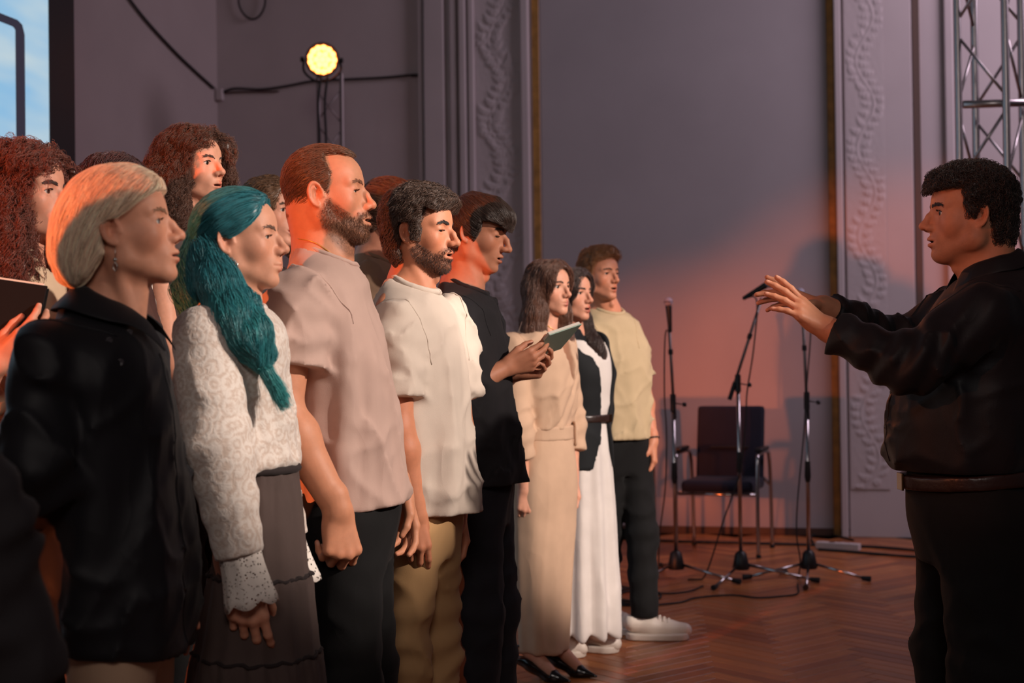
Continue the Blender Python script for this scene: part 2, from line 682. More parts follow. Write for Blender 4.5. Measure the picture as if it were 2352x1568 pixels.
        rim = np.sqrt(((rho - 0.93) * 0.022) ** 2 + (v - 0.0058) ** 2) - 0.0038
        rim = np.where((u > 0.004) & (t < -0.012), rim + 0.01, rim)
        rim2 = np.sqrt(((np.sqrt(((u + .001) / 0.0105) ** 2 + ((t + .001) / 0.0185) ** 2) - 0.92) * 0.013) ** 2 + (v - 0.0048) ** 2) - 0.0024
        rim2 = np.where(u > 0.003, rim2 + 0.01, rim2)
        er = smin(smin(disc, rim, 0.004), rim2, 0.003)
        er = smin(er, ell(e, (0.0125, 0.0005, -0.006), (0.0045, 0.005, 0.007)), 0.004) * P['ear']
        d = np.where(er < 0.03, smin(d, er, 0.006), d)
        return d

    def colors(s, q, skin, beard=0.0, beard_col=(0.05, 0.03, 0.02), lipcol=None, beard_f=None):
        P = s.p
        y = np.abs(q[:, 1])
        m = np.stack([q[:, 0], y, q[:, 2]], 1)
        skin = np.array(skin)
        C = np.tile(skin, (len(q), 1))

        def blend(col, a):
            nonlocal C
            a = np.clip(a, 0, 1)[:, None]
            C = C * (1 - a) + np.array(col) * a

        blend(skin * npv(1.0, 0.74, 0.68), 0.35 * np.exp(-((m - npv(0.06, 0.045, -0.035)) ** 2).sum(1) / (2 * 0.022 ** 2)))
        blend(skin * npv(1.0, 0.72, 0.66), 0.4 * np.exp(-((m - npv(0.107, 0, -0.036)) ** 2).sum(1) / (2 * 0.012 ** 2)))
        blend(skin * npv(1.0, 0.70, 0.62), 0.4 * np.exp(-((m - npv(-0.014, 0.085, -0.012)) ** 2).sum(1) / (2 * 0.02 ** 2)))
        if beard > 0:
            # side-view region: jaw, chin, upper lip
            reg = poly2d(q[:, 0] + 0 * y, q[:, 2], beard_f)
            mouth = ell(m, (0.092, 0, -0.0695 - P['mo'] * .5), (0.03, 0.026, 0.009 + P['mo'] * .5))
            a = np.clip(0.5 - reg / 0.012, 0, 1) * np.clip(mouth / 0.004, 0, 1)
            a *= 0.65 + 0.5 * vnoise(q * 400)
            blend(beard_col, beard * a)
        mo, lx = P['mo'], P['lipx']
        U = npv(0.0930 + lx, 0.0, -0.0640)
        Cc = npv(0.0755 + lx, 0.0245, -0.0690 - mo * .35)
        Lw = npv(0.0905 + lx, 0.0, -0.0755 - mo)
        lip = np.minimum(cone(m, U, Cc, 0.0068 * P['lip'], 0.0038), cone(m, Lw, Cc, 0.0080 * P['lip'], 0.0038))
        lc = lipcol if lipcol is not None else skin * npv(0.82, 0.44, 0.42)
        blend(lc, np.clip(1.0 - lip / 0.0018, 0, 1) * 0.85)
        inside = ell(q, (0.082 + lx, 0, -0.0694 - mo * .5), (0.020, 0.017, 0.001 + mo * 0.55))
        blend(lin(60, 20, 18), np.clip(-inside / 0.0015 + 0.6, 0, 1) * (1 if mo > 0.002 else 0))
        return C


def eyeball(hd, side, parent, iris=lin(70, 60, 50), gaze=(1, 0, -0.05)):
    n, mR = 18, 12
    V, F = [], []
    for i in range(mR + 1):
        a = math.pi * i / mR
        for j in range(n):
            b = 2 * math.pi * j / n
            V.append((math.cos(a), math.sin(a) * math.cos(b), math.sin(a) * math.sin(b)))
    F = np.array([(i * n + j, (i + 1) * n + j, (i + 1) * n + (j + 1) % n, i * n + (j + 1) % n) for i in range(mR) for j in range(n)])
    V = np.array(V)
    ang = np.degrees(np.arccos(np.clip(V[:, 0], -1, 1)))
    C = np.tile(np.array(lin(214, 205, 198)), (len(V), 1))
    C[ang < 32] = iris
    C[ang < 16] = lin(10, 8, 8)
    g = unit(gaze)
    sy = unit(np.cross((0, 0, 1), g))
    Rg = np.stack([g, sy, np.cross(g, sy)], 1)
    Q = (V * 0.0140) @ Rg.T + npv(0.0640, side * 0.0325, -0.001)
    obj_np('eye', hd.world(Q), F, EYE_MAT, parent, C)


def hand_sdf(q, curl, thumb=(0, 0), spread=0.0, size=1.0):
    """q in hand frame: wrist at origin, fingers +x, thumb +y, back of the hand +z. curl: 4 x 3 degrees"""
    q = q / size
    K = [npv(0.090, 0.027, 0.003), npv(0.095, 0.006, 0.006), npv(0.089, -0.015, 0.004), npv(0.079, -0.033, 0.000)]
    Ls = [(0.043, 0.025, 0.021), (0.047, 0.029, 0.022), (0.043, 0.027, 0.021), (0.034, 0.020, 0.018)]
    Rs = [(0.0098, 0.0088, 0.0080, 0.0068), (0.0100, 0.0090, 0.0081, 0.0068), (0.0096, 0.0086, 0.0077, 0.0065), (0.0085, 0.0075, 0.0068, 0.0058)]
    d = cone(q, (-0.03, 0, 0), (0.012, 0, 0), 0.0255, 0.0235)
    W = [npv(0.012, 0.014, 0), npv(0.012, 0.004, 0), npv(0.012, -0.006, 0), npv(0.012, -0.015, 0)]
    for w0, k0 in zip(W, K):
        d = smin(d, cone(q, w0, k0, 0.0150, 0.0125), 0.012)
    d = smin(d, ell(q, (0.045, -0.022, -0.010), (0.035, 0.014, 0.014)), 0.012)
    tips = []
    for i in range(4):
        a = 0.0
        pt = K[i]
        sp = math.radians((1.5 - i) * 4 + (1.5 - i) * spread)
        fd = None
        for jn in range(3):
            a += math.radians(curl[i][jn])
            dr = npv(math.cos(a) * math.cos(sp), math.cos(a) * math.sin(sp), -math.sin(a))
            nx = pt + dr * Ls[i][jn]
            cc = cone(q, pt, nx, Rs[i][jn], Rs[i][jn + 1])
            fd = cc if fd is None else smin(fd, cc, 0.004)
            pt = nx
        tips.append((pt, dr))
        d = smin(d, fd, 0.007)
    # thumb: thumb = (abduction deg, flexion deg)
    ab, fl = math.radians(38 + thumb[0]), math.radians(18 + thumb[1])
    t0 = npv(0.018, 0.018, -0.006)
    d1 = unit((math.cos(ab), math.sin(ab), -0.42))
    t1 = t0 + d1 * 0.046
    ab2 = ab - fl * 0.7
    d2 = unit((math.cos(ab2), math.sin(ab2), -0.30 - fl * .4))
    t2 = t1 + d2 * 0.032
    ab3 = ab2 - fl * 0.5
    d3 = unit((math.cos(ab3), math.sin(ab3), -0.22 - fl * .5))
    t3 = t2 + d3 * 0.025
    d = smin(d, cone(q, t0, t1, 0.017, 0.0125), 0.012)
    d = smin(d, smin(cone(q, t1, t2, 0.0115, 0.0100), cone(q, t2, t3, 0.0100, 0.0078), 0.004), 0.006)
    tips.append((t3, d3))
    return d * size, tips


CURL = dict(relaxed=[(22, 30, 15), (30, 38, 20), (36, 42, 22), (40, 45, 25)],
            fist=[(48, 55, 25), (55, 65, 30), (58, 70, 30), (60, 70, 30)],
            loose=[(15, 25, 12), (24, 32, 18), (30, 36, 20), (32, 40, 20)],
            flat=[(2, 6, 4), (4, 8, 5), (6, 9, 6), (9, 12, 8)],
            hold=[(30, 40, 25), (35, 45, 28), (40, 48, 28), (45, 50, 28)])


def arm_mesh(S, E, W, hx, hz, side, skin, h=0.0038, start=0.0, rad=(0.050, 0.040, 0.041, 0.027), curl='relaxed', thumb=(0, 0), spread=0.0, hsize=1.0):
    """S, E, W joints; hx finger direction, hz back-of-hand normal; side +1 left, -1 right; start = fraction along S-E where skin begins"""
    S, E, W = [np.array(v, float) for v in (S, E, W)]
    hx = unit(hx)
    hz = np.array(hz, float)
    hz = unit(hz - hx * (hz @ hx))
    hy = np.cross(hz, hx)
    R = np.stack([hx, hy, hz], 1)
    cu = CURL[curl] if isinstance(curl, str) else curl
    A = S + (E - S) * min(start, 1.0)
    F1 = E + (W - E) * 0.25
    A2 = None if start < 1 else E + (W - E) * (start - 1)

    def f(p):
        q = (p - W) @ R
        if side > 0:
            q = q * npv(1, -1, 1)
        d, _ = hand_sdf(q, cu, thumb, spread, hsize)
        if A2 is None:
            r0 = rad[0] + (rad[1] - rad[0]) * start
            a = smin(cone(p, A, E, r0, rad[1]), smin(cone(p, E, F1, rad[1], rad[2]), cone(p, F1, W, rad[2], rad[3]), 0.03), 0.02)
        else:
            t = start - 1
            a = cone(p, A2, W, rad[2] + (rad[3] - rad[2]) * t, rad[3])
        return smin(d, a, 0.012)

    P = np.array([A if A2 is None else A2, E if A2 is None else W, W, W + hx * 0.2 * hsize, W + hx * .1 + hy * .08 * (-1 if side > 0 else 1) * hsize, W + hx * 0.1 - hz * 0.1])
    lo, hi = P.min(0) - 0.065, P.max(0) + 0.065
    V, F = mesh_sdf(f, lo, hi, h)
    q = (V - W) @ R
    if side > 0:
        q = q * npv(1, -1, 1)
    _, tips = hand_sdf(q[:1], cu, thumb, spread, hsize)
    skin = np.array(skin)
    C = np.tile(skin, (len(V), 1))
    kn = np.exp(-(((q / hsize - npv(0.092, 0, 0.008)) / npv(0.012, 0.04, 0.012)) ** 2).sum(1))
    C = C * (1 - 0.25 * kn[:, None]) + skin * npv(1, 0.68, 0.60) * 0.25 * kn[:, None]
    for t, dr in tips:
        up = np.cross(dr, (0, 1, 0)) if abs(dr[1]) < .6 else npv(0, 0, 1)
        up = unit(up) * (1 if up[2] > 0 or abs(dr[2]) > .7 else -1)
        if dr[2] < -0.7 and up[0] < 0:
            up = -up
        nl = (t - dr * 0.002 + up * 0.007) * hsize
        a = np.clip(1.6 - nrm(q - nl) / (0.0048 * hsize), 0, 1)[:, None] * 0.55
        C = C * (1 - a) + npv(*lin(235, 196, 180)) * a
        a = np.clip(1.5 - nrm(q - t * hsize) / (0.010 * hsize), 0, 1)[:, None] * 0.25
        C = C * (1 - a) + skin * npv(1, 0.66, 0.58) * a
    return V, F, C


def hair_curves(name, P, rad, colr, mat, parent):
    """P: N x M x 3 points, rad N x M, colr N x 3"""
    N, M = P.shape[:2]
    hc = bpy.data.hair_curves.new(name)
    hc.add_curves([M] * N)
    hc.points.foreach_set('position', P.astype(np.float32).ravel())
    a = hc.attributes.get('radius') or hc.attributes.new('radius', 'FLOAT', 'POINT')
    a.data.foreach_set('value', np.broadcast_to(rad, (N, M)).astype(np.float32).ravel())
    c = hc.attributes.new('Col', 'FLOAT_COLOR', 'CURVE')
    cc = np.ones((N, 4), np.float32)
    cc[:, :3] = colr
    c.data.foreach_set('color', cc.ravel())
    hc.materials.append(mat)
    o = bpy.data.objects.new(name, hc)
    return link(o, parent)


def grad1(f, p, e=0.0025):
    d0 = f(p)
    g = np.stack([f(p + npv(e, 0, 0)) - d0, f(p + npv(0, e, 0)) - d0, f(p + npv(0, 0, e)) - d0], 1)
    return d0, g / (nrm(g)[:, None] + 1e-9)


def grow(f, roots, flow, length, steps=8, off=(0.0005, 0.003), curl=0.0, wave=0.03, jit=0.25, seed=1, lenvar=0.4, free=1.0):
    r = np.random.default_rng(seed)
    N = len(roots)
    L = length * (1 - lenvar + 2 * lenvar * r.random(N)) / (steps - 1)
    p = roots.copy()
    o = off[0] + (off[1] - off[0]) * r.random(N)
    jv = r.normal(0, jit, (N, 3))
    ph = 6.28 * vnoise(roots * 45) * 2 + r.normal(0, 0.5, N)
    def walk(sl):
        p = roots[sl].copy()
        out, gs = [], []
        for i in range(steps):
            d0, g = grad1(f, p)
            if i < steps * free:
                p = p - g * np.clip(d0 - o[sl], -0.01, 0.01)[:, None]
            else:
                g = np.where((d0 < 0.03)[:, None], g, g * 0.3)
            out.append(p)
            gs.append(g)
            v = flow(p) + jv[sl] * 0.6 + (vnoise(p * 30 + seed)[:, None] - 0.5) * jit
            v = v - g * (v * g).sum(1)[:, None]
            v = v / (nrm(v)[:, None] + 1e-6)
            p = p + v * L[sl][:, None]
        return np.stack(out, 1), np.stack(gs, 1)
    nch = 4 if N > 400 else 1
    sls = [slice(N * k // nch, N * (k + 1) // nch) for k in range(nch)]
    res = list(POOL.map(walk, sls))
    P = np.concatenate([r_[0] for r_ in res])
    if curl > 0:
        G = np.concatenate([r_[1] for r_ in res])
        T = np.gradient(P, axis=1)
        T /= nrm(T)[..., None] + 1e-9
        Bn = np.cross(T, G)
        arc = np.arange(steps)[None] * L[:, None]
        a = arc / wave * 2 * math.pi + ph[:, None]
        amp = curl * np.minimum(1, np.arange(steps) / 2.0)[None]
        P = P + Bn * (amp * np.sin(a))[..., None] + G * (amp * (0.6 + 0.6 * np.cos(a)))[..., None]
    return P


def fold(p, seed, amp, fr, rx=0, ry=0, rz=0):
    """soft ridges, stretched along the axis with the lowest frequency"""
    q = (p @ rotm(rx, ry, rz)) * np.array(fr) + seed * 3.71
    r = 1 - np.abs(2 * vnoise(q) - 1)
    return amp * (1.7 * r ** 5 - 0.5)


_CM = np.array(cam.matrix_world)


def view_point(px, py, depth):
    """point of the hall at distance depth (along +y) on the sight line of a photograph pixel"""
    d = _CM[:3, :3] @ npv((px - 1176) / F_PX, -(py - 784) / F_PX, -1)
    return _CM[:3, 3] + d * (depth / d[1])


def side_poly(pts, o, s, pitch=0.0):
    """side-view outline: pixels around the head centre o at s px per metre -> head frame"""
    c, t = math.cos(math.radians(pitch)), math.sin(math.radians(pitch))
    out = []
    for x, y in pts:
        dx, dz = (x - o[0]) / s, (o[1] - y) / s
        out.append((dx * c + dz * t, -dx * t + dz * c))
    return out


class Person:
    def __init__(s, label, X, Y, yaw, H, z=0.0, skin=SKIN, group='singers of the choir', female=False):
        s.root = empty('person', (X, Y, z), math.radians(yaw), label=label, cat='person', group=group)
        s.H, s.k, s.skin, s.female = H, H / 1.8, np.array(skin), female
        s.parts = []
        s.hip = 0.93 * s.k
        s.nb = 1.50 * s.k

    def at(s, px, py, dy=0.0):
        """figure-frame point at the place seen at (px, py), dy metres behind the figure's own depth"""
        r = s.root.location
        w = view_point(px, py, r.y + dy)
        d = w - np.array(r)
        a = s.root.rotation_euler.z
        return npv(d[0] * math.cos(a) + d[1] * math.sin(a), -d[0] * math.sin(a) + d[1] * math.cos(a), d[2])

    # ---- head, neck and upper chest in one surface
    def head(s, c, rot=(0, 0, 0), scale=1.0, h=0.0033, neck=0.055, nbase=None, chest=None, beard=0.0, beard_col=(0.05, 0.03, 0.02),
             beard_poly=None, lipcol=None, brow_col=None, brow_n=110, brow_w=1.0, iris=lin(62, 52, 44), gaze=(1, 0, -.04), lash=True, **kw):  # noqa
        hd = s.hd = Head(c, rotm(*rot), scale, **kw)
        nb = npv(*(nbase if nbase is not None else (c[0] - 0.03, 0, s.nb)))
        s.nbp = nb
        a0 = hd.world((-0.034, 0, -0.040))
        mast = [hd.world((-0.022, sd * 0.056, -0.052)) for sd in (-1, 1)]
        thr = hd.world((0.012, 0, -0.088))
        notch = nb + npv(0.055, 0, -0.035)
        sw = (0.105 if s.female else 0.125) * s.k
        fat = kw.get('fat', 0)

        def f(p):
            q = hd.local(p)
            d = hd.sdf(q) * scale
            n = cone(p, a0, nb, neck * 0.98, neck * 1.06)
            n = smin(n, cone(p, thr, notch + npv(-0.02, 0, 0), 0.030 + fat, 0.030), 0.02)
            for m, sd in zip(mast, (-1, 1)):
                n = smin(n, cone(p, m, notch + npv(-0.004, sd * 0.014, 0), 0.014, 0.009), 0.012)
                n = smin(n, cone(p, nb + npv(-0.03, 0, 0.02), nb + npv(-0.03, sd * sw, -0.055), 0.040, 0.030), 0.03)
            n = smin(n, ell(p, nb + npv(-0.002, 0, -0.11), (0.080, sw, 0.10)), 0.03)
            if not s.female:
                la = thr * 0.55 + notch * 0.45
                n = smin(n, ell(p, la + npv(0.026, 0, 0), (0.012, 0.010, 0.014)), 0.012)
            return smin(d, n, 0.016)

        s.headf = f
        top = hd.world((0, 0, 0.13))
        P = np.array([hd.world((0.14, 0, 0)), hd.world((-0.13, 0, 0)), top, hd.world((0, 0.1, -0.13)), hd.world((0, -0.1, -.13)),
                      nb + npv(-0.11, -sw - .04, -0.10), nb + npv(0.11, sw + .04, -0.10)])
        lo, hi = P.min(0) - 0.012, P.max(0) + 0.012
        lo[2] = (nb[2] - 0.085) if chest is None else chest
        V, F = mesh_sdf(f, lo, hi, h)
        q = hd.local(V)
        C = hd.colors(q, s.skin, beard, beard_col, lipcol, beard_poly)
        s.headV, s.headQ, s.headF = V, q, F
        s.parts.append((V, F, C))
        for sd in (-1, 1):
            eyeball(hd, sd, s.root, iris, gaze)
        # eyebrows and upper lashes
        bc = np.array(brow_col if brow_col is not None else lin(50, 34, 26))
        r = np.random.default_rng(3)
        Ps, Rr = [], []
        for sd in (-1, 1):
            t = r.random(brow_n)
            base = np.stack([0.093 - 0.020 * t ** 1.6, sd * (0.012 + 0.036 * t), 0.0130 + 0.0060 * np.sin(t * 2.2) + r.normal(0, 0.0016 * brow_w, brow_n)], 1)
            for _ in range(5):
                g = grad(hd.sdf, base)
                base = base - g * np.clip(hd.sdf(base) - 0.0006, -0.02, 0.02)[:, None]
            dr = np.stack([-0.25 - 0.2 * t, sd * (0.75 + 0 * t), 0.75 - 1.1 * t], 1) + r.normal(0, 0.15, (brow_n, 3))
            g = grad(hd.sdf, base)
            dr = dr - g * (dr * g).sum(1)[:, None] * 0.8
            dr /= nrm(dr)[:, None]
            L = 0.0075 * (0.8 + .4 * r.random(brow_n))[:, None]
            Ps.append(np.stack([base, base + dr * L * .5 + g * .0006, base + dr * L], 1))
            if lash:
                nl = 26
                u = np.linspace(-1, 1, nl)
                eo = hd.p['eo']
                zl = -0.0012 - 0.0050 * (1 - eo) + (0.0008 + 0.0064 * eo) * np.sqrt(1 - (u * 0.95) ** 2)
                xl = 0.0640 + np.sqrt(np.maximum(0.0166 ** 2 - (u * 0.0135) ** 2 - (zl + .001) ** 2, 1e-6))
                b = np.stack([xl, sd * 0.0325 + u * 0.0135, zl], 1)
                dv = np.stack([np.full(nl, 0.9), sd * (0.25 * u * sd + 0.1), np.full(nl, -0.15 + 0.35 * eo)], 1)
                dv /= nrm(dv)[:, None]
                Ps.append(np.stack([b, b + dv * .003, b + dv * 0.0055 + npv(0, 0, .001)], 1))
        Pb = np.concatenate(Ps)
        N = len(Pb)
        hair_curves('eyebrows', hd.world(Pb), np.tile(npv(0.00075, 0.0006, 0.0002) * scale, (N, 1)) * (0.8 + 0.5 * brow_w * .5),
                    bc * (0.7 + .6 * r.random((N, 1))), hair_material('brows', None, 0.6), s.root)
        return hd

    def arm(s, **kw):
        s.parts.append(arm_mesh(skin=s.skin, **kw))

    def skin_part(s, f, lo, hi, h):
        V, F = mesh_sdf(f, lo, hi, h)
        s.parts.append((V, F, np.tile(s.skin, (len(V), 1))))

    def core(s, feet=((0.0, 0.10), (0.0, -0.10)), hipx=0.0, kneex=0.02, ankz=0.07):
        """the rest of the body under the clothes"""
        k = s.k
        nb = s.nbp

        def f(p):
            d = cone(p, nb + npv(0, 0, -0.12), (hipx, 0, s.hip + 0.06), 0.085 * k, 0.085 * k)
            d = smin(d, cone(p, (hipx, -0.06, s.hip), (hipx, 0.06, s.hip), 0.085 * k, 0.085 * k), 0.05)
            for fx, fy in feet:
                sd = 1 if fy > 0 else -1
                a = npv(hipx, sd * 0.085 * k, s.hip - 0.02)
                kn = npv((hipx + fx) / 2 + kneex, (sd * 0.085 * k + fy) / 2, s.hip * 0.53)
                d = smin(d, cone(p, a, kn, 0.070 * k, 0.048 * k), 0.03)
                d = smin(d, cone(p, kn, (fx, fy, ankz), 0.046 * k, 0.034 * k), 0.02)
            return d
        xs = [fx for fx, _ in feet] + [hipx, nb[0]]
        V, F = mesh_sdf(f, (min(xs) - .14, -0.27, ankz - 0.05), (max(xs) + .14, 0.27, nb[2]), 0.016, 6)
        s.parts.append((V, F, np.tile(s.skin, (len(V), 1))))

    def build_body(s):
        V, F, C = join_np(s.parts)
        s.body = obj_np('body', V, F, SKIN_MAT, s.root, C)

    def garment(s, name, f, lo, hi, h, mat, parent=None, label=None, col=None):
        V, F = mesh_sdf(f, lo, hi, h)
        C = col(V) if col is not None else None
        return obj_np(name, V, F, mat, parent or s.root, C, label=label)

    # ---- hair
    def hair(s, f, lo, hi, color, n, flow, length, h=0.005, name='hair', base=0.55, rough=0.4, steps=8, rad=0.0007, strands_on=True, label=None, tips=None, local=True, **kw):
        """f in head-local coordinates"""
        hd = s.hd
        V, F = mesh_sdf(f, lo, hi, h)
        mat = hair_material('strands%d' % int(rough * 100), None, rough)
        C = np.array(color) * base * (0.7 + 0.6 * vnoise(V * npv(220, 220, 60)))[:, None]
        if tips is not None:
            C = tips(V, C)
        o = obj_np(name, hd.world(V), F, mat, s.root, C, label=label)
        if strands_on and n > 0:
            r = np.random.default_rng(kw.pop('seed', 5))
            roots = V[r.integers(0, len(V), n)] + r.normal(0, 0.0015, (n, 3))
            cv = kw.pop('cv', 0.2)
            P = grow(f, roots, flow, length, steps, seed=int(r.integers(1000)), **kw)
            tt = np.linspace(0, 1, steps)
            R = rad * (1.0 - 0.7 * tt ** 2)[None] * (0.7 + 0.6 * r.random((n, 1)))
            k = (1 + cv * r.normal(0, 1, (n, 1))).clip(0.35, 1.9)
            Cc = np.array(color) * k * (0.78 + 0.44 * vnoise(roots * 70)[:, None])
            if tips is not None:
                Cc = tips(roots, Cc)
            hair_curves('hair_strands', hd.world(P.reshape(-1, 3)).reshape(P.shape), R, Cc.clip(0, 1), mat, o)
        return o

    def stubble(s, poly, color, n, length=0.006, rad=0.0005, name='beard', seed=2, mouth=0.026, dens=None):
        hd = s.hd
        q = s.headQ
        reg = poly2d(q[:, 0], q[:, 2], poly)
        m = np.abs(q[:, 1])
        mo = ell(np.stack([q[:, 0], m, q[:, 2]], 1), (0.085, 0, -0.0695 - hd.p['mo'] * .5), (0.04, mouth, 0.009 + hd.p['mo'] * .5))
        r = np.random.default_rng(seed)
        keep = (reg < 0.004 - 0.010 * r.random(len(q))) & (mo > 0.0) & (q[:, 2] > -0.128 + 0.5 * np.maximum(0, .03 - q[:, 0]))
        idx = np.nonzero(keep)[0]
        idx = idx[r.integers(0, len(idx), n)]
        b = q[idx] + r.normal(0, 0.0012, (n, 3))
        g = grad(hd.sdf, b)
        b = b - g * np.clip(hd.sdf(b), -0.004, 0.004)[:, None]
        dv = g * 0.55 + npv(0.10, 0, -0.75) + r.normal(0, 0.22, (n, 3))
        dv /= nrm(dv)[:, None]
        L = length * (0.5 + r.random(n))[:, None]
        P = np.stack([b, b + dv * L * .5, b + dv * L], 1)
        hair_curves(name, hd.world(P.reshape(-1, 3)).reshape(P.shape), np.tile(npv(1, .8, .3) * rad, (n, 1)),
                    np.array(color) * (0.6 + 0.9 * r.random((n, 1))), hair_material('brows', None, 0.6), s.root)


def top_secs(nbx, nbz, sw, d=1.0):
    return [(nbz - .12, nbx + .006, 0, .116 * d, sw + .022), (nbz - .055, nbx, 0, .104 * d, sw), (nbz - .010, nbx - .012, 0, .080 * d, .70 * sw), (nbz + .03, nbx - .042, 0, .036, .058)]


def neck_ring(f, c, tilt=22, rx=0.075, ry=0.078, n=40, top=0.06, drop=0.0, vcut=0.0):
    """curve where a tilted elliptical neck opening meets a garment; returns N x 3 points"""
    c = npv(*c)
    t = math.radians(tilt)
    up = npv(-math.sin(t) * 0 + math.sin(t) * -1, 0, math.cos(t)) * 1.0
    up = unit((math.sin(t), 0, math.cos(t)))
    fx = unit((math.cos(t), 0, -math.sin(t)))
    out = []
    T = np.linspace(top, -0.12, 140)
    for i in range(n):
        a = 2 * math.pi * i / n
        rr = 1 + vcut * max(0, math.cos(a)) ** 6
        base = c + fx * math.cos(a) * rx * rr + npv(0, math.sin(a) * ry, 0)
        L = base + T[:, None] * up
        d = f(L)
        k = np.argmax(d < 0) if (d < 0).any() else int(np.argmin(d))
        out.append(L[k])
    return np.array(out)


def neck_cut(p, c, tilt=22, rx=0.075, ry=0.078, vcut=0.0):
    t = math.radians(tilt)
    fx = unit((math.cos(t), 0, -math.sin(t)))
    q = p - npv(*c)
    u = q @ fx / rx
    v = q[:, 1] / ry
    a = np.arctan2(v, u)
    rr = 1 + vcut * np.maximum(0, np.cos(a)) ** 6
    return (np.sqrt(u * u + v * v) / rr - 1) * min(rx, ry)


def ring_tube(P, r, n=8, flat=None):
    P = np.vstack([P, P[:1]])
    P = spline(P, 90)
    mb = MB()
    mb.tube(P, r, n, cap=False)
    return mb


def tee(pr, secs, arms, mat, name='t_shirt', h=0.0085, ncen=None, nrx=0.078, nry=0.080, ntilt=22, collar=0.007, vcut=0.0, hemtilt=0.0, folds=(), sl_r=(0.075, 0.078),
        sl_end=0.62, sl_open=False, label=None, drape=(0.006, 8), seed=1, collar_mat=None, bottom=True, sleeve_fold=0.005, ring=True, vneck=None, seam=True, hemk=0.006, foldamp=1.0):
    """arms: [(S, E)] upper-arm joints; secs for Loft"""
    lf = Loft(secs)
    z0, z1 = lf.z0, lf.z1
    ncen = ncen if ncen is not None else (pr.nbp[0] + 0.012, 0, pr.nbp[2])

    def torso(p):
        d = lf(p)
        t = np.clip((z1 - 0.10 - p[:, 2]) / max(z1 - z0 - 0.1, 0.1), 0, 1)
        th = lf.theta(p)
        d = d + drape[0] * t * np.sin(th * drape[1] + 2.2 * vnoise(p * npv(4, 4, 1.5) + seed) * 3 + seed)
        d = d - foldamp * (fold(p, seed, 0.011 * t + 0.002, (10, 10, 2.0), 8, 10, 0) + fold(p, seed + 5, 0.005, (5, 5, 12), 30, 22, 0) * (.3 + t) + fold(p, seed + 9, 0.004, (13, 13, 7), -25, 35, 0))
        for fn in folds:
            d = d - fn(p)
        return d

    def base(p):
        d = smax(torso(p), (z0 + 0.02 + hemtilt * p[:, 0]) - p[:, 2], hemk)
        for A in arms:
            S, E = npv(*A[0]), npv(*A[1])
            ax = unit(E - S)
            u = (p - S) @ ax
            if len(A) == 2:
                c = smin(cone(p, S + npv(0, 0, -0.018), S + (E - S) * .35, sl_r[0] * .74, sl_r[0]), cone(p, S + (E - S) * .3, S + (E - S) * (sl_end + .12), sl_r[0], sl_r[1]), .02)
                c = c - sleeve_fold * np.sin(u * 75 + 5 * vnoise(p * 9)) * np.clip(u * 6, 0, 1) - fold(p, seed + 2, sleeve_fold * 1.6, (13, 13, 6), 30, 20, 0) - fold(p, seed + 3, sleeve_fold, (9, 9, 16), -20, 30, 0)
                L = np.linalg.norm(E - S) * sl_end
                c = smax(c, u - L, 0.004)
                if sl_open:
                    inner = cone(p, S, S + (E - S) * (sl_end + .3), sl_r[0] - 0.012, sl_r[1] - 0.012)
                    c = smax(c, -np.maximum(inner, (L - 0.035) - u), 0.003)
            else:
                Wp = npv(*A[2])
                e2 = E + (Wp - E) * sl_end
                ax2 = unit(Wp - E)
                u2 = (p - E) @ ax2
                c = smin(cone(p, S + npv(0, 0, -.012), E, sl_r[0], sl_r[1]), cone(p, E, e2 + ax2 * .03, sl_r[1], sl_r[2]), 0.03)
                el = np.exp(-((nrm(p - E)) / 0.13) ** 2)
                c = c - sleeve_fold * (0.5 + 1.2 * el) * np.sin((u2 + 0.4 * (p @ npv(.3, .5, .1))) * 95 + 6 * vnoise(p * 10 + seed)) - fold(p, seed + 2, sleeve_fold * 1.6, (11, 11, 8), 30, 20, 0)
                c = smax(c, u2 - nrm(e2 - E), 0.004)
            d = smin(d, c, 0.028)
        return d

    def f(p):
        d = base(p)
        d = smax(d, -np.maximum(neck_cut(p, ncen, ntilt, nrx, nry, vcut), (ncen[2] - 0.13) - p[:, 2]), 0.004)
        if vneck is not None:
            za, zt, wt, y0 = vneck
            t = (p[:, 2] - za) / (zt - za)
            d = smax(d, -np.maximum(np.abs(p[:, 1] - y0 * (1 - np.clip(t, 0, 1))) - wt * t, 0.02 - p[:, 0]), 0.003)
        return d

    pts = np.array([npv(*A[0]) for A in arms] + [(npv(*A[0]) + (npv(*A[1]) - npv(*A[0])) * sl_end) if len(A) == 2 else npv(*A[1]) for A in arms] + [npv(*A[2]) for A in arms if len(A) > 2])
    zlo = min(z0, pts[:, 2].min() - (.06 if any(len(A) > 2 for A in arms) else 0))
    lx = min((np.array(secs)[:, 1] - np.array(secs)[:, 3]).min(), pts[:, 0].min() - .09) - 0.03
    hx = max((np.array(secs)[:, 1] + np.array(secs)[:, 3]).max(), pts[:, 0].max() + .09) + 0.03
    my = max(np.abs(pts[:, 1]).max() + 0.1, np.array(secs)[:, 4].max() + 0.03)
    o = pr.garment(name, f, (lx, -my, zlo - 0.02), (hx, my, max(z1, pts[:, 2].max() + .06) + 0.07), h, mat, label=label)
    if ring:
        R = neck_ring(base, ncen, ntilt, nrx, nry, vcut=vcut)
        ring_tube(R, collar).build('collar', collar_mat or mat, o, smooth=True)
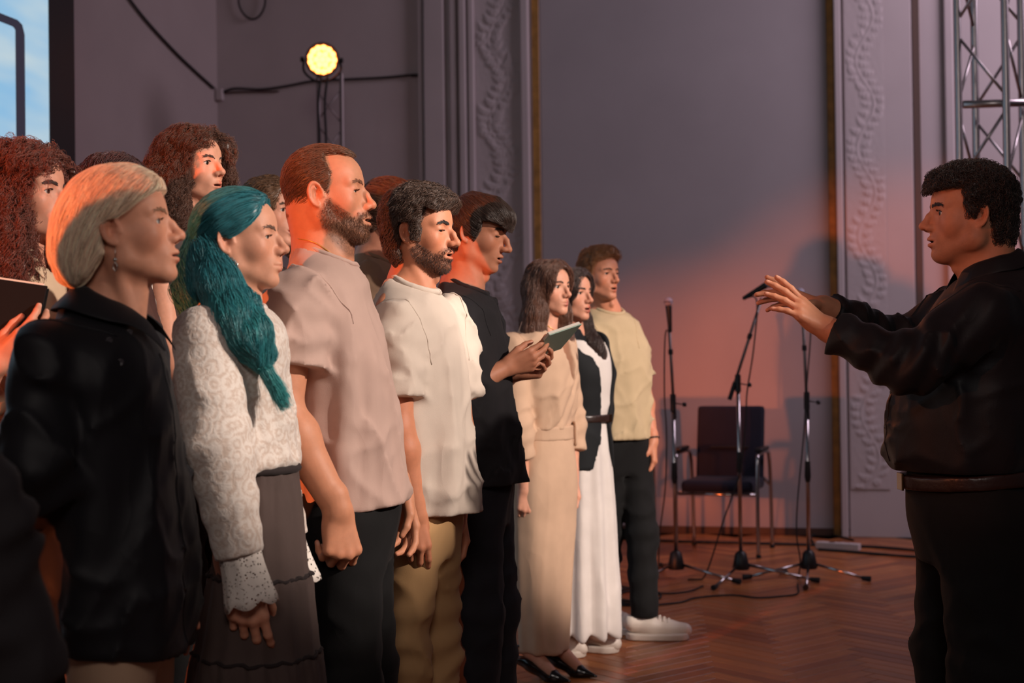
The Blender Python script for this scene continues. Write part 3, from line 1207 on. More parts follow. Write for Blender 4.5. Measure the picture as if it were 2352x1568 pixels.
    if seam:
        for A in arms:
            sd = 1 if A[0][1] > 0 else -1
            S = npv(*A[0])
            c = npv(S[0], S[1] - sd * 0.020, S[2] - 0.045)
            nv = unit((0, sd, -0.22))
            e1 = npv(1, 0, 0)
            e2 = np.cross(nv, e1)
            pts = []
            for a in np.linspace(0, 2 * math.pi, 72, endpoint=False):
                dv = e1 * math.cos(a) + e2 * math.sin(a)
                st = c + dv * 0.145
                if f(st[None])[0] > 0:
                    pts.append(on_surface(f, st, -dv, 0.145))
                else:
                    pts.append(None)
            k0 = next((k for k in range(72) if pts[k] is None and pts[(k + 1) % 72] is not None), None)
            if k0 is not None:
                run = []
                for k in range(1, 72):
                    q = pts[(k0 + k) % 72]
                    if q is None:
                        break
                    run.append(q)
                if len(run) > 8:
                    MB().tube(spline(run, 60), 0.0022, 6).build('seam', mat, o, smooth=True)
    return o, f, base


def trousers(pr, waist, feet, mat, wz, hipr=(0.13, 0.17), thigh=0.095, knee=0.075, ankle=0.062, h=0.013, kneex=0.02, ankz=0.04, name='trousers', hipx=0.0, folds=0.006, seed=3, label=None, hz=None):
    """waist: centre x; feet: [(x, y)]"""
    hz = min(hz or pr.hip, wz - 0.06)

    lfh = Loft([(hz - 0.13, hipx, 0, hipr[0] * .85, hipr[1] * 0.85), (hz, hipx, 0, hipr[0], hipr[1]), (wz, waist, 0, hipr[0] * 0.92, hipr[1] * 0.9)], 40)

    def f(p):
        d = lfh(p)
        legs = None
        for fx, fy in feet:
            sd = 1 if fy > 0 else -1
            a = npv(hipx, sd * hipr[1] * 0.50, hz - 0.03)
            kn = npv((hipx + fx) / 2 + kneex, (sd * hipr[1] * .5 + fy) / 2, hz * 0.53)
            l = smin(cone(p, a, kn, thigh, knee), cone(p, kn, (fx, fy, ankz), knee, ankle), 0.03)
            t = np.clip(1 - np.abs(p[:, 2] - kn[2]) / 0.35, 0.25, 1)
            l = l - folds * t * np.sin(p[:, 2] * 62 + 6 * vnoise(p * npv(7, 7, 5) + seed)) * 0.6 - fold(p, seed, folds * 1.2, (7, 7, 12), 20, 25, 0) * t
            l = smax(l, ankz - p[:, 2], 0.008)
            legs = l if legs is None else np.minimum(legs, l)
        d = smin(d, legs, 0.035)
        return d - fold(p, seed + 4, folds * .6, (8, 8, 6), 10, 35, 0)

    xs = [x for x, _ in feet] + [hipx, waist]
    ys = [abs(y) for _, y in feet] + [hipr[1]]
    return pr.garment(name, f, (min(xs) - .17, -max(ys) - .1, ankz - .03), (max(xs) + .17, max(ys) + .1, wz + .03), h, mat, label=label)


def skirt(pr, secs, mat, name='skirt', h=0.009, pleats=(0.006, 16), seed=2, extra=None, label=None):
    lf = Loft(secs)

    def f(p):
        d = lf(p)
        t = np.clip((lf.z1 - p[:, 2]) / (lf.z1 - lf.z0), 0, 1)
        th = lf.theta(p)
        d = d + pleats[0] * (0.35 + t) * np.sin(th * pleats[1] + 4 * vnoise(p * npv(3, 3, 1.2) + seed))
        d = d - fold(p, seed, 0.006 * t, (7, 7, 1.6))
        if extra is not None:
            d = extra(p, d)
        return d
    S = np.array(secs)
    return pr.garment(name, f, ((S[:, 1] - S[:, 3]).min() - .03, -(S[:, 4] + np.abs(S[:, 2])).max() - .03, lf.z0 - .02),
                      ((S[:, 1] + S[:, 3]).max() + .03, (S[:, 4] + np.abs(S[:, 2])).max() + .03, lf.z1 + .02), h, mat, label=label), f


def shoe(pr, x, y, yaw=0, L=0.29, W=0.055, mat=None, sole_mat=None, h=0.006, z=0.0, name='shoe'):
    R = rotm(0, 0, yaw)

    def loc(p):
        return (p - npv(x, y, z)) @ R

    def fu(p):
        q = loc(p)
        d = chain(q, [(-0.055, 0, 0.075), (0.02, 0, 0.062), (0.10, 0.004, 0.045), (L - 0.125, 0.004, 0.040)], [0.044, 0.046, 0.042, 0.034], 0.02)
        d = smax(d, 0.012 - q[:, 2], 0.004)
        return smax(d, q[:, 2] - (0.105 - 0.10 * np.clip(q[:, 0], -0.02, .08)), 0.006)

    def fs(p):
        q = loc(p)
        u = np.clip((q[:, 0] + 0.085) / (L - 0.0), 0, 1)
        w = W * (0.78 + 0.30 * np.sin(u * 2.6 + .2))
        d2 = np.sqrt((np.maximum(np.abs(q[:, 0] - (L / 2 - 0.10)) - (L / 2 - W), 0)) ** 2 + q[:, 1] ** 2) - w
        return smax(d2, np.abs(q[:, 2] - 0.016) - 0.0155, 0.005)
    lo, hi = npv(x, y, z) + npv(-.32, -.32, -.01), npv(x, y, z) + npv(.32, .32, .16)
    o = pr.garment(name, fu, lo, hi, h, mat)
    pr.garment('sole', fs, lo, hi, h, sole_mat or mat, parent=o)
    return o, R, npv(x, y, z)


def shirt_collar(pr, base, ncen, tilt, rx, ry, mat, parent, gap=2, stand=.030, leaf=.040, point=.035, n=40, name='collar', spreadf=1.0):
    """stand and fold-over leaf around the neck opening; gap = open ring steps at the throat"""
    R = neck_ring(base, ncen, tilt, rx, ry, n=n)
    idx = [i % n for i in range(gap, n - gap + 1)]
    c = npv(*ncen)
    rows = []
    m = len(idx)
    for k, i in enumerate(idx):
        p = R[i]
        o = p - c
        o[2] = 0
        o = unit(o)
        e = min(k, m - 1 - k) / (m / 2)
        tip = max(0, 1 - e / 0.22)
        tip = tip * tip
        fwd = npv(1, 0, 0)
        top = p + npv(0, 0, stand * (1 - .35 * tip)) - o * .006
        rows.append([p - npv(0, 0, .01), top, top + o * .011 + npv(0, 0, .001), p + o * (leaf * .72 + .006) * spreadf + npv(0, 0, .002) ,
                     p + o * (leaf + .010) * spreadf + fwd * point * .45 * tip + npv(0, 0, -.016 - point * 1.1 * tip)])
    V = np.array(rows).reshape(-1, 3)
    q = 5
    F = [(k * q + j, (k + 1) * q + j, (k + 1) * q + j + 1, k * q + j + 1) for k in range(m - 1) for j in range(q - 1)]
    mb = MB()
    mb.add(V, F)
    o = mb.build(name, mat, parent, smooth=True)
    md = o.modifiers.new('thick', 'SOLIDIFY')
    md.thickness = .0025
    md.offset = 0
    sb = o.modifiers.new('soft', 'SUBSURF')
    sb.levels = sb.render_levels = 1
    return o


def drape_on(f, pts, r, n=30):
    """lays a curve on the surface f"""
    P = spline(pts, n)
    for _ in range(6):
        g = grad(f, P)
        P = P - g * np.clip(f(P) - r * .6, -.02, .02)[:, None]
    return P


def button(p, nrmv, mat, parent, r=.0055):
    n = unit(nrmv)
    a = unit(np.cross(n, (0, 0, 1)))
    Rm = np.stack([a, np.cross(n, a), n], 1)
    MB().lathe([(r, 0), (r, .0018), (r * .8, .0026), (r * .75, .0018), (r * .2, .0018)], p, Rm, 14).build('button', mat, parent, smooth=True)


def on_surface(f, p, d, L=0.2):
    """first hit on surface f from p along d"""
    T = np.linspace(0, L, 400)
    Q = npv(*p) + T[:, None] * unit(d)
    v = f(Q)
    k = np.argmax(v < 0) if (v < 0).any() else int(np.argmin(v))
    return Q[k]


def simple_shoes(pr, feet, mat=None, yaw=0):
    for x, y in feet:
        shoe(pr, x, y, yaw, mat=mat or material('black_leather', lin(20, 18, 18), .4), h=.011)


# ------------------------------------------------------------------ the hall
WALL_A = math.atan2(-0.245, 1.0)
CORNER = npv(-2.30, 11.20)
WU = npv(math.cos(WALL_A), math.sin(WALL_A))          # along the wall, to the right
WN = npv(math.sin(WALL_A), -math.cos(WALL_A))         # out of the wall, towards the room
WROT = np.array(Matrix.Rotation(WALL_A, 3, 'Z'))


def wall_u(px, py=800, off=0.0):
    """distance along the back wall (and height) of a photograph pixel, off metres in front of the plane"""
    d = _CM[:3, :3] @ npv((px - 1176) / F_PX, -(py - 784) / F_PX, -1)
    o = _CM[:3, 3]
    P0 = CORNER + WN * off
    t = ((P0 - o[:2]) @ WN) / (d[:2] @ WN)
    p = o + d * t
    return float((p[:2] - CORNER) @ WU), float(p[2])


def wl(u, off, z):
    """wall frame -> hall"""
    p = CORNER + WU * u + WN * off
    return npv(p[0], p[1], z)


def wall_box(mb, u0, u1, o0, o1, z0, z1, bev=0.0):
    c = wl((u0 + u1) / 2, (o0 + o1) / 2, (z0 + z1) / 2)
    mb.box(c, (u1 - u0, o1 - o0, z1 - z0), WROT, bev)


RISER = 0.20
PLASTER = material('wall_plaster', lin(186, 176, 178), .85, noise=.05, nscale=2.5, bump=.15, bscale=90)
PANEL_M = material('wall_panel_paint', lin(160, 154, 158), .75, noise=.06, nscale=1.8, bump=.08, bscale=120)
GILT = material('gilded_strip', lin(160, 116, 56), .55, .15, noise=.35, nscale=14)
DARK_TRIM = material('dark_wood_trim', lin(70, 44, 34), .5, noise=.2, nscale=20)
GAP_M = material('joint_paint', lin(92, 74, 66), .8)

U = lambda px: wall_u(px)[0]
WH = 5.2
mb = MB()
wall_box(mb, -0.3, U(1030), -.25, 0, 0, WH)
wall_box(mb, U(1030), U(1248), -.25, 0, 0, WH)
wall_box(mb, U(1248), U(1912), -.25, -.03, 0, WH)
wall_box(mb, U(1912), 9.0, -.25, 0, 0, WH)
wall_back = mb.build('wall_back', PLASTER, kind='structure')
# smooth painted field between the gilded strips
mb = MB()
wall_box(mb, U(1250), U(1908), -.03, -.006, 0.0, WH)
mb.build('wall_field', PANEL_M, wall_back)
for a, b in ((1231, 1247), (1909, 1925)):
    mb = MB()
    wall_box(mb, U(a), U(b), -.02, .012, 0, WH, .004)
    mb.build('gilded_strip', GILT, wall_back)
# left pilaster: stepped mouldings beside the relief
mb = MB()
wall_box(mb, U(972), U(1031), 0, .05, 0, WH, .008)
mb.build('pilaster_edge', PLASTER, wall_back)
for a, b, o in ((1044, 1060, .05), (1066, 1082, .065), (1086, 1100, .05), (1207, 1226, .06)):
    mb = MB()
    wall_box(mb, U(a), U(b), 0, o, 0, WH, .012)
    mb.build('moulding', PLASTER, wall_back)
mb = MB()
wall_box(mb, U(1927), U(1943), 0, .08, 0, WH, .010)
mb.build('moulding', PLASTER, wall_back)
mb = MB()
wall_box(mb, U(1946), U(2104), 0, .055, 0, WH, .008)
mb.build('pilaster', PLASTER, wall_back)
mb = MB()
wall_box(mb, U(2108), U(2123), 0, .02, 0, WH)
mb.build('joint_strip', GAP_M, wall_back)
mb = MB()
wall_box(mb, U(2180), U(2200), 0, .04, 0, WH, .01)
mb.build('moulding', PLASTER, wall_back)


def relief(u0, u1, off, z0, z1, seed, name='relief_panel', per=.62, hscale=.9, many=12, size=1.0):
    """carved scroll of leaves as a real height field"""
    w = u1 - u0
    nx, nz = 46, int((z1 - z0) / .0105)
    x = np.linspace(-.5, .5, nx)[None, :] * w + np.zeros((nz, 1))
    z = np.linspace(z0, z1, nz)[:, None] + np.zeros((1, nx))
    H = np.zeros((nz, nx))
    ph = seed * 1.7

    def stem(c, amp, wd, hh):
        nonlocal H
        s_ = c + amp * np.sin(2 * math.pi * z / per + ph)
        H = np.maximum(H, hh * np.exp(-((x - s_) / wd) ** 2))
    stem(0, w * .22, .008, .008)
    r = np.random.default_rng(seed)
    n = int((z1 - z0) / per * many)
    for k in range(n):
        zc = z0 + (z1 - z0) * (k + .5) / n
        sx = w * .22 * math.sin(2 * math.pi * zc / per + ph)
        sd = 1 if k % 2 else -1
        xc = sx + sd * (w * .17 + .02 * r.random())
        xc = min(max(xc, -w * .40), w * .40)
        a = sd * (.9 + .6 * r.random()) + .2 * r.normal()
        L, B = (.055 + .03 * r.random()) * size, (.020 + .01 * r.random()) * size
        dx, dz = x - xc, z - zc
        p = dx * math.sin(a) + dz * math.cos(a)
        q = dx * math.cos(a) - dz * math.sin(a) + 6 * (p ** 2) * sd
        e = (p / L) ** 2 + (q / (B * (1.2 - .6 * p / L))) ** 2
        leaf = np.clip(1 - e, 0, 1) ** .5 * .014 * (1 - .55 * np.exp(-(q / .004) ** 2)) * (1 + .25 * np.sin(p * 260))
        H = np.maximum(H, leaf)
    H += .0025 * vnoise(np.stack([x.ravel() * 60, z.ravel() * 60, 0 * x.ravel()], 1)).reshape(H.shape)
    edge = np.clip((w / 2 - np.abs(x)) / .02, 0, 1)
    H = H * edge
    V = np.stack([wl(0, 0, 0)[0] + (u0 + w / 2 + x) * WU[0] + (off + H * hscale) * WN[0], wl(0, 0, 0)[1] + (u0 + w / 2 + x) * WU[1] + (off + H * hscale) * WN[1], z], -1).reshape(-1, 3)
    i = (np.arange(nz - 1)[:, None] * nx + np.arange(nx - 1)[None]).ravel()
    F = np.stack([i, i + 1, i + 1 + nx, i + nx], 1)
    obj_np(name, V, F, PLASTER, wall_back)


relief(U(1101), U(1206), .012, 0.25, WH, 3, many=22, size=.85, hscale=.8)
relief(U(1950), U(2042), .062, 0.34, WH, 5, many=20, size=.62, hscale=.5)

# stage back wall (left), meets the back wall in the corner
mb = MB()
TOW = WN                                               # from the corner towards the camera
cc = CORNER + TOW * 5.5 - WU * .15
mb.box((cc[0], cc[1], WH / 2), (.3, 11.6, WH), WROT)
wall_left = mb.build('wall_left', material('wall_left_paint', lin(168, 156, 156), .85, noise=.05, nscale=2.0, bump=.15, bscale=90), kind='structure')

mb = MB()
for a, b in ((-.1, U(972)), (U(972), U(1248)), (U(1248), U(1925)), (U(1925), 9.0)):
    off = .02 if b != U(1925) else -.01
    wall_box(mb, a, b, -.04, off + .012, 0, .055, .004)
mb.build('baseboard_back', DARK_TRIM, kind='structure')

# ---- parquet: herringbone blocks
FLOOR_SUB = material('floor_screed', lin(52, 34, 26), .8)
mb = MB()
mb.box((2.2, 5.8, -.045), (14.0, 14.0, .05))
floor = mb.build('floor', FLOOR_SUB, kind='structure')
PW, PL = .075, .45
WOODS = []
for i, c in enumerate(((172, 100, 54), (156, 88, 48), (184, 112, 62), (144, 80, 44), (166, 102, 60))):
    m = material('parquet_%d' % i, lin(*c), .32, noise=.30, nscale=9, bump=.06, bscale=60, stretch=(1.2, 14, 6), spec=.5)
    WOODS.append(m)
blk = []
for i, m in enumerate(WOODS):
    t = MB()
    t.box((0, 0, -.010), (PL - .003, PW - .003, .02), None, .0018, 1)
    me = mesh_np('block', np.array(t.v), t.f, m, None, False)
    blk.append(me)
tv = np.array(t.v)
tf = np.array([f for f in t.f if len(f) == 4])
r = np.random.default_rng(4)
fr = WALL_A + math.radians(45 + 8)
pos = []
n = int(PL / PW)
for j in range(-70, 70):
    for i in range(-40, 40):
        # herringbone lattice
        bx, by = j * PW + i * (PL), j * PW - i * PL
        for kind in (0, 1):
            if kind == 0:
                x, y, a = bx + PL / 2, by + PW / 2, 0
            else:
                x, y, a = bx + PL + PW / 2, by + PW - PL / 2 , math.pi / 2
            ca, sa = math.cos(fr), math.sin(fr)
            X, Y = x * ca - y * sa + 1.2, x * sa + y * ca + 6.5
            if -3.2 < X < 5.0 and 1.2 < Y < 11.4 and (npv(X, Y) - CORNER) @ WN > .05:
                pos.append((X, Y, a + fr))
vis = []
for k, (X, Y, a) in enumerate(pos):
    q = np.linalg.inv(_CM) @ npv(X, Y, 0, 1)
    px, py = 1176 + F_PX * q[0] / -q[2], 784 - F_PX * q[1] / -q[2]
    hidden = px < 1330 or px > 2130 + (py - 1260) * .08
    vis.append((Y if (0 <= px <= 2352 and 1200 < py < 1600 and not hidden) else 99 + Y, k))
vis.sort()
near = {k for _, k in vis[:300]}
Vs, Fs = [], []
for k, (X, Y, a) in enumerate(pos):
    if k in near:
        o = bpy.data.objects.new('parquet_block', blk[r.integers(5)])
        o.location = (X, Y, 0)
        o.rotation_euler = (0, 0, a)
        link(o, floor)
    else:
        ca, sa = math.cos(a), math.sin(a)
        c = np.array([[ca, -sa, 0], [sa, ca, 0], [0, 0, 1]])
        Vs.append(np.array([[-PL / 2 + .0015, -PW / 2 + .0015, 0], [PL / 2 - .0015, -PW / 2 + .0015, 0], [PL / 2 - .0015, PW / 2 - .0015, 0], [-PL / 2 + .0015, PW / 2 - .0015, 0]]) @ c.T + npv(X, Y, 0))
V = np.concatenate(Vs)
nq = len(Vs)
Fq = np.arange(nq * 4).reshape(-1, 4)
V = np.concatenate([V, V - npv(0, 0, .02)])
side = np.concatenate([np.stack([Fq[:, (i + 1) % 4], Fq[:, i], Fq[:, i] + nq * 4, Fq[:, (i + 1) % 4] + nq * 4], 1) for i in range(4)])
o = obj_np('parquet_blocks', V, np.concatenate([Fq, side]), WOODS[0], floor, smooth=False, kind='stuff')
for m in WOODS[1:]:
    o.data.materials.append(m)
mi = r.integers(0, 5, nq)
o.data.polygons.foreach_set('material_index', np.concatenate([mi, np.tile(mi, 4)]).astype(np.int32))
o.data.update()

# ---- low riser under the back row
mb = MB()
pts = [(-2.45, 2.9), (-.93, 3.05), (-.72, 4.05), (-.22, 4.75), (-.1, 5.5), (-1.9, 5.9)]
mb.prism(pts, 0.0, RISER - .02)
rs = mb.build('riser', material('riser_black', lin(26, 24, 25), .8), kind='structure')
mb = MB()
mb.prism(pts, RISER - .02, RISER)
mb.build('riser_deck', material('riser_deck', lin(40, 34, 32), .7, noise=.1), rs)


# ------------------------------------------------------------------ LED screen on the stage wall
def led_screen():
    # plane parallel to the left wall; u runs away from its far edge towards the camera
    far = npv(-2.315, 7.50)
    root = empty('led_screen', (far[0], far[1], 0), WALL_A, label='large LED screen with pale blue picture at the left edge', cat='screen')
    # local: x out of the wall (towards the room), -y towards the camera
    blackm = material('screen_black', lin(16, 12, 18), .5)
    MB().box((-.075, -1.75, 2.4), (.15, 3.5, 3.8), None, .004).build('cabinet', blackm, root)
    b = .24
    MB().box((.012, -b / 2, 2.4), (.024, b, 3.8)).build('side_border', blackm, root)
    MB().box((.012, -1.75 - b / 2, .57), (.024, 3.5 - b, .14)).build('lower_border', blackm, root)
    m = bpy.data.materials.new('screen_picture')
    m.use_nodes = True
    nt = m.node_tree
    N, L = nt.nodes, nt.links
    pb = N['Principled BSDF']
    pb.inputs['Base Color'].default_value = (.01, .01, .015, 1)
    pb.inputs['Roughness'].default_value = .5
    tc = N.new('ShaderNodeTexCoord')
    no = N.new('ShaderNodeTexNoise')
    no.inputs['Scale'].default_value = 2.2
    mp = N.new('ShaderNodeMapping')
    mp.inputs['Scale'].default_value = (1, .6, 2.4)
    mp.inputs['Rotation'].default_value = (.35, 0, 0)
    L.new(tc.outputs['Object'], mp.inputs[0])
    L.new(mp.outputs[0], no.inputs['Vector'])
    rp = N.new('ShaderNodeValToRGB')
    rp.color_ramp.elements[0].position = .3
    rp.color_ramp.elements[0].color = (*lin(146, 196, 232), 1)
    rp.color_ramp.elements[1].position = .75
    rp.color_ramp.elements[1].color = (*lin(206, 222, 226), 1)
    L.new(no.outputs['Fac'], rp.inputs[0])
    # faint pixel rows
    wv = N.new('ShaderNodeTexWave')
    wv.bands_direction = 'Y'
    wv.inputs['Scale'].default_value = 60
    L.new(tc.outputs['Object'], wv.inputs['Vector'])
    mx = N.new('ShaderNodeMix')
    mx.data_type = 'RGBA'
    mx.blend_type = 'MULTIPLY'
    mx.inputs['Factor'].default_value = .06
    L.new(rp.outputs[0], mx.inputs['A'])
    L.new(wv.outputs[0], mx.inputs['B'])
    L.new(mx.outputs['Result'], pb.inputs['Emission Color'])
    pb.inputs['Emission Strength'].default_value = 0.92
    MB().box((.010, -1.75 - b / 2, 2.47), (.02, 3.5 - b, 3.66)).build('picture', m, root)
    # the dark rounded outline shown in the picture
    dm = material('screen_dark_line', lin(44, 44, 58), .5, emit=lin(44, 44, 58), estr=.8)
    y0, ztop, w_ = -.455, 2.985, .082
    P = [(y0, .70), (y0, ztop - .06), (y0 - .02, ztop - .015), (y0 - .06, ztop), (y0 - 1.9, ztop)]
    Q = [(y0 - w_, .70), (y0 - w_, ztop - .055), (y0 - w_ - .012, ztop - .045), (y0 - w_ - .03, ztop - .042), (y0 - 1.9, ztop - .042)]
    V = [(.021, y, z) for y, z in P] + [(.021, y, z) for y, z in Q] + [(.018, y, z) for y, z in P] + [(.018, y, z) for y, z in Q]
    n = 5
    F = [(i, i + 1, n + i + 1, n + i) for i in range(n - 1)] + [(2 * n + i + 1, 2 * n + i, 3 * n + i, 3 * n + i + 1) for i in range(n - 1)]
    MB().add(V, F).build('picture_outline', dm, root)
    MB().box((-.05, -1.75, .25), (.10, 3.3, .5)).build('base', blackm, root)


led_screen()


# ------------------------------------------------------------------ lamp on its truss stand
ALU = material('aluminium', lin(190, 184, 186), .32, .9, noise=.05)
ALU_DULL = material('aluminium_dull', lin(150, 140, 142), .5, .6)
BLACKP = material('black_plastic', lin(22, 20, 22), .45)
RUBBER = material('black_rubber', lin(18, 17, 18), .7)


def truss(name, c, rot, side, z0, z1, tube, pitch, label, mat, brace=None):
    root = empty(name, (c[0], c[1], 0), rot, label=label, cat='truss')
    cor = [(side / 2 * a, side / 2 * b) for a, b in ((-1, -1), (1, -1), (1, 1), (-1, 1))]
    for x, y in cor:
        MB().tube([(x, y, z0), (x, y, z1)], tube / 2, 12).build('chord', mat, root, smooth=True, auto=50)
    n = int((z1 - z0) / pitch)
    me = {}
    for f in range(4):
        a, b = npv(*cor[f]), npv(*cor[(f + 1) % 4])
        for k in range(n):
            za = z0 + .08 + k * pitch
            p, q = (a, b) if k % 2 else (b, a)
            MB().tube([(*p, za), (*q, za + pitch * .82)], tube * .22, 6).build('brace', mat, root, smooth=True)
    MB().box((0, 0, z0 - .005 if z0 > .02 else .005), (side + .12, side + .12, .01)).build('base_plate', mat, root)
    return root


def par_lamp():
    dep = 9.75
    L = view_point(740, 137, dep)
    tc_ = view_point(760, 400, dep + .12)
    tr = truss('lamp_truss', (tc_[0], tc_[1]), math.radians(8), .16, .01, L[2] - .09, .028, .26, 'slim dark truss stand carrying the glowing orange stage lamp', ALU_DULL)
    root = empty('stage_lamp', tuple(L), 0, label='round LED stage lamp glowing orange on top of the truss stand', cat='lamp')
    d = unit(npv(0, 0, CAM_H) - L + npv(.6, 0, .5))
    a = unit(np.cross((0, 0, 1), d))
    Rm = np.stack([a, np.cross(d, a), d], 1)
    body = MB()
    body.lathe([(.06, -.14), (.085, -.12), (.112, -.05), (.117, .0), (.117, .018), (.106, .018), (.104, -.004), (.02, -.004)], (0, 0, 0), Rm, 32)
    body.build('housing', BLACKP, root, smooth=True, auto=40)
    em = material('lamp_led', (1, .6, .2), .4, emit=(1.0, .24, .055), estr=9)
    em2 = material('lamp_face', (.3, .15, .05), .4, emit=(1.0, .30, .04), estr=3)
    MB().lathe([(.098, -.003), (.098, .002), (.01, .002)], (0, 0, 0), Rm, 32).build('lamp_face', em2, root)
    led = MB()
    led.lathe([(.0195, 0), (.0195, .008), (.014, .013), (.003, .015)], (0, 0, 0), Rm, 14)
    me = mesh_np('led', np.array(led.v), led.f, em, None, True)
    spots = [(0, 0)] + [(.040 * math.cos(t), .040 * math.sin(t)) for t in np.arange(6) * math.pi / 3] + [(.081 * math.cos(t), .081 * math.sin(t)) for t in np.arange(13) * 2 * math.pi / 13]
    for x, y in spots:
        o = bpy.data.objects.new('led', me)
        o.location = tuple(Rm @ npv(x, y, .002))
        link(o, root)
    yk = MB()
    yk.tube(spline([Rm @ npv(.125, 0, -.04), npv(.125, 0, -.08), npv(.06, .0, -.14), npv(0, 0, -.15), npv(-.06, 0, -.14), npv(-.125, 0, -.08), Rm @ npv(-.125, 0, -.04)], 40), .008, 6)
    yk.build('yoke', BLACKP, root, smooth=True)
    for s_ in (-1, 1):
        k = MB()
        k.lathe([(.016, -.012), (.018, 0), (.016, .012)], Rm @ npv(s_ * .135, 0, -.04), np.stack([Rm[:, 1], Rm[:, 2], Rm[:, 0]], 1), 12)
        k.build('knob', BLACKP, root, smooth=True)
    # its own light, thrown towards the hall
    tgt = L + d * 5
    lo = lamp('stage_lamp_light', 'SPOT', tuple(L + d * .05), (-.6, 4.3, 1.6), 170, (1.0, .22, .05), .09, 55, .6)
    # cables hanging down the stand
    for k, px in enumerate((733, 748)):
        pts = [view_point(px + dx, y, dep - .02) for dx, y in ((4, 176), (-2, 240), (1, 330), (-3, 480), (2, 700))]
        MB().tube(spline(pts, 40), .009, 6).build('cable', RUBBER, smooth=True, label='black cable hanging down the lamp stand, ' + ('left one' if k == 0 else 'right one'), cat='cable', group='cables down the lamp stand')


par_lamp()
tc_ = view_point(2276, 300, 7.5)
truss('stage_truss', (tc_[0], tc_[1]), math.radians(52), .25, .01, 4.6, .040, .42, 'tall silver lattice truss standing behind the conductor', ALU)
p = view_point(2215, 240, 7.36)
q = view_point(2340, 236, 7.36)
MB().tube([p - (q - p) * .02, q + (q - p) * .5], .021, 12).build('cross_pipe', ALU, smooth=True, label='short horizontal pipe clamped across the silver truss', cat='pipe')


# ------------------------------------------------------------------ wiring on the walls
def wall_cable(pxs, off, r, label, n=40, mat=RUBBER):
    pts = []
    for px, py in pxs:
        u, z = wall_u(px, py, off)
        pts.append(wl(u, off, z))
    MB().tube(spline(pts, n), r, 6).build('cable', mat, smooth=True, label=label, cat='cable')


wall_cable([(512, 211), (540, 203), (600, 205), (660, 197), (720, 186), (800, 182), (880, 178), (935, 173), (968, 171)], .02, .009, 'dark cable running along the wall behind the lamp to the pilaster')
wall_cable([(512, 214), (560, 211), (640, 210)], .012, .006, 'thin red-brown cable leaving the corner box', mat=material('cable_red', lin(70, 30, 26), .7))
wall_cable([(548, -20), (549, 10), (560, 32), (578, 44), (596, 36), (608, 12), (609, -20)], .03, .008, 'loop of black cable hanging from above on the wall')
wall_cable([(971, -30), (972, 170), (975, 450), (977, 700)], .055, .006, 'thin vertical wire down the edge of the wall')
u, z = wall_u(952, 173, .03)
MB().box(wl(u, .03, z), (.05, .03, .02), WROT, .004).build('cable_clip', RUBBER, label='small black clip fixing the wall cable near the pilaster', cat='clip')
u, z = wall_u(497, 218, .03)
MB().box(wl(max(u, .035), .03, z), (.055, .05, .09), WROT, .006).build('junction_box', PLASTER, label='small pale junction box in the corner of the walls', cat='junction box')
# diagonal cable on the stage wall
def left_wall_point(px, py, off=.02):
    d = _CM[:3, :3] @ npv((px - 1176) / F_PX, -(py - 784) / F_PX, -1)
    o = _CM[:3, 3]
    t = ((CORNER + WU * off - o[:2]) @ WU) / (d[:2] @ WU)
    return o + d * t


pts = [left_wall_point(x, y) for x, y in ((270, -40), (330, 40), (400, 117), (450, 165), (492, 203))]
MB().tube(spline(pts, 40), .010, 6).build('cable', RUBBER, smooth=True, label='black cable sloping down the left wall to the corner', cat='cable')


# ------------------------------------------------------------------ chairs
def chair(px, dep, rz, label):
    c = view_point(px, 1200, dep)
    root = empty('office_chair', (c[0], c[1], 0), rz, label=label, cat='chair', group='black visitor chairs by the wall')
    fab = cloth('chair_fabric', lin(30, 30, 44), noise=.1)
    chrome = material('chrome', lin(180, 176, 178), .18, 1)
    # local: -y front (towards the camera), x right
    s = MB()
    s.box((0, -.02, .445), (.47, .45, .075), None, .03)
    s.build('seat', fab, root, smooth=True)
    bk = MB()
    V = []
    t = math.radians(10)
    Rb = np.array(Matrix.Rotation(t, 3, 'X'))
    bk.box((0, .235, .70), (.455, .055, .50), np.array(Matrix.Rotation(-t, 3, 'X')), .026)
    b = bk.build('backrest', fab, root, smooth=True)
    MB().box((0, .196, .675), (.26, .01, .012), np.array(Matrix.Rotation(-t, 3, 'X')), .004).build('seam', RUBBER, b)
    for sx in (-1, 1):
        x = sx * .265
        fr = [(x, -.24, .0), (x, -.25, .30), (x, -.235, .60), (x, -.19, .652), (x, -.08, .658), (x, .10, .655), (x, .19, .62), (x, .235, .45), (x, .27, .0)]
        MB().tube(spline(fr, 60), .0125, 10).build('leg_frame', chrome, root, smooth=True)
        MB().box((x, -.06, .680), (.05, .26, .026), None, .010).build('armrest', BLACKP, root, smooth=True)
        for y in (-.24, .27):
            MB().lathe([(.016, 0), (.016, .02), (.013, .022)], (x, y, 0), None, 12).build('foot', RUBBER, root)
        MB().tube([(x, -.20, .40), (x * .8, -.18, .42)], .010, 8).build('bracket', chrome, root, smooth=True)
        MB().tube(spline([(x, .24, .42), (x * .9, .23, .45), (x * .75, .22, .50)], 10), .010, 8).build('bracket', chrome, root, smooth=True)
    MB().tube([(-.26, -.20, .395), (.26, -.20, .395)], .010, 8).build('crossbar', chrome, root, smooth=True)
    return root


chair(1664, 9.35, math.radians(-20), 'black chair with curved chrome arms standing behind the middle microphone stand')
chair(1400, 9.5, math.radians(-14), 'black chair mostly hidden behind the man in the beige T-shirt')


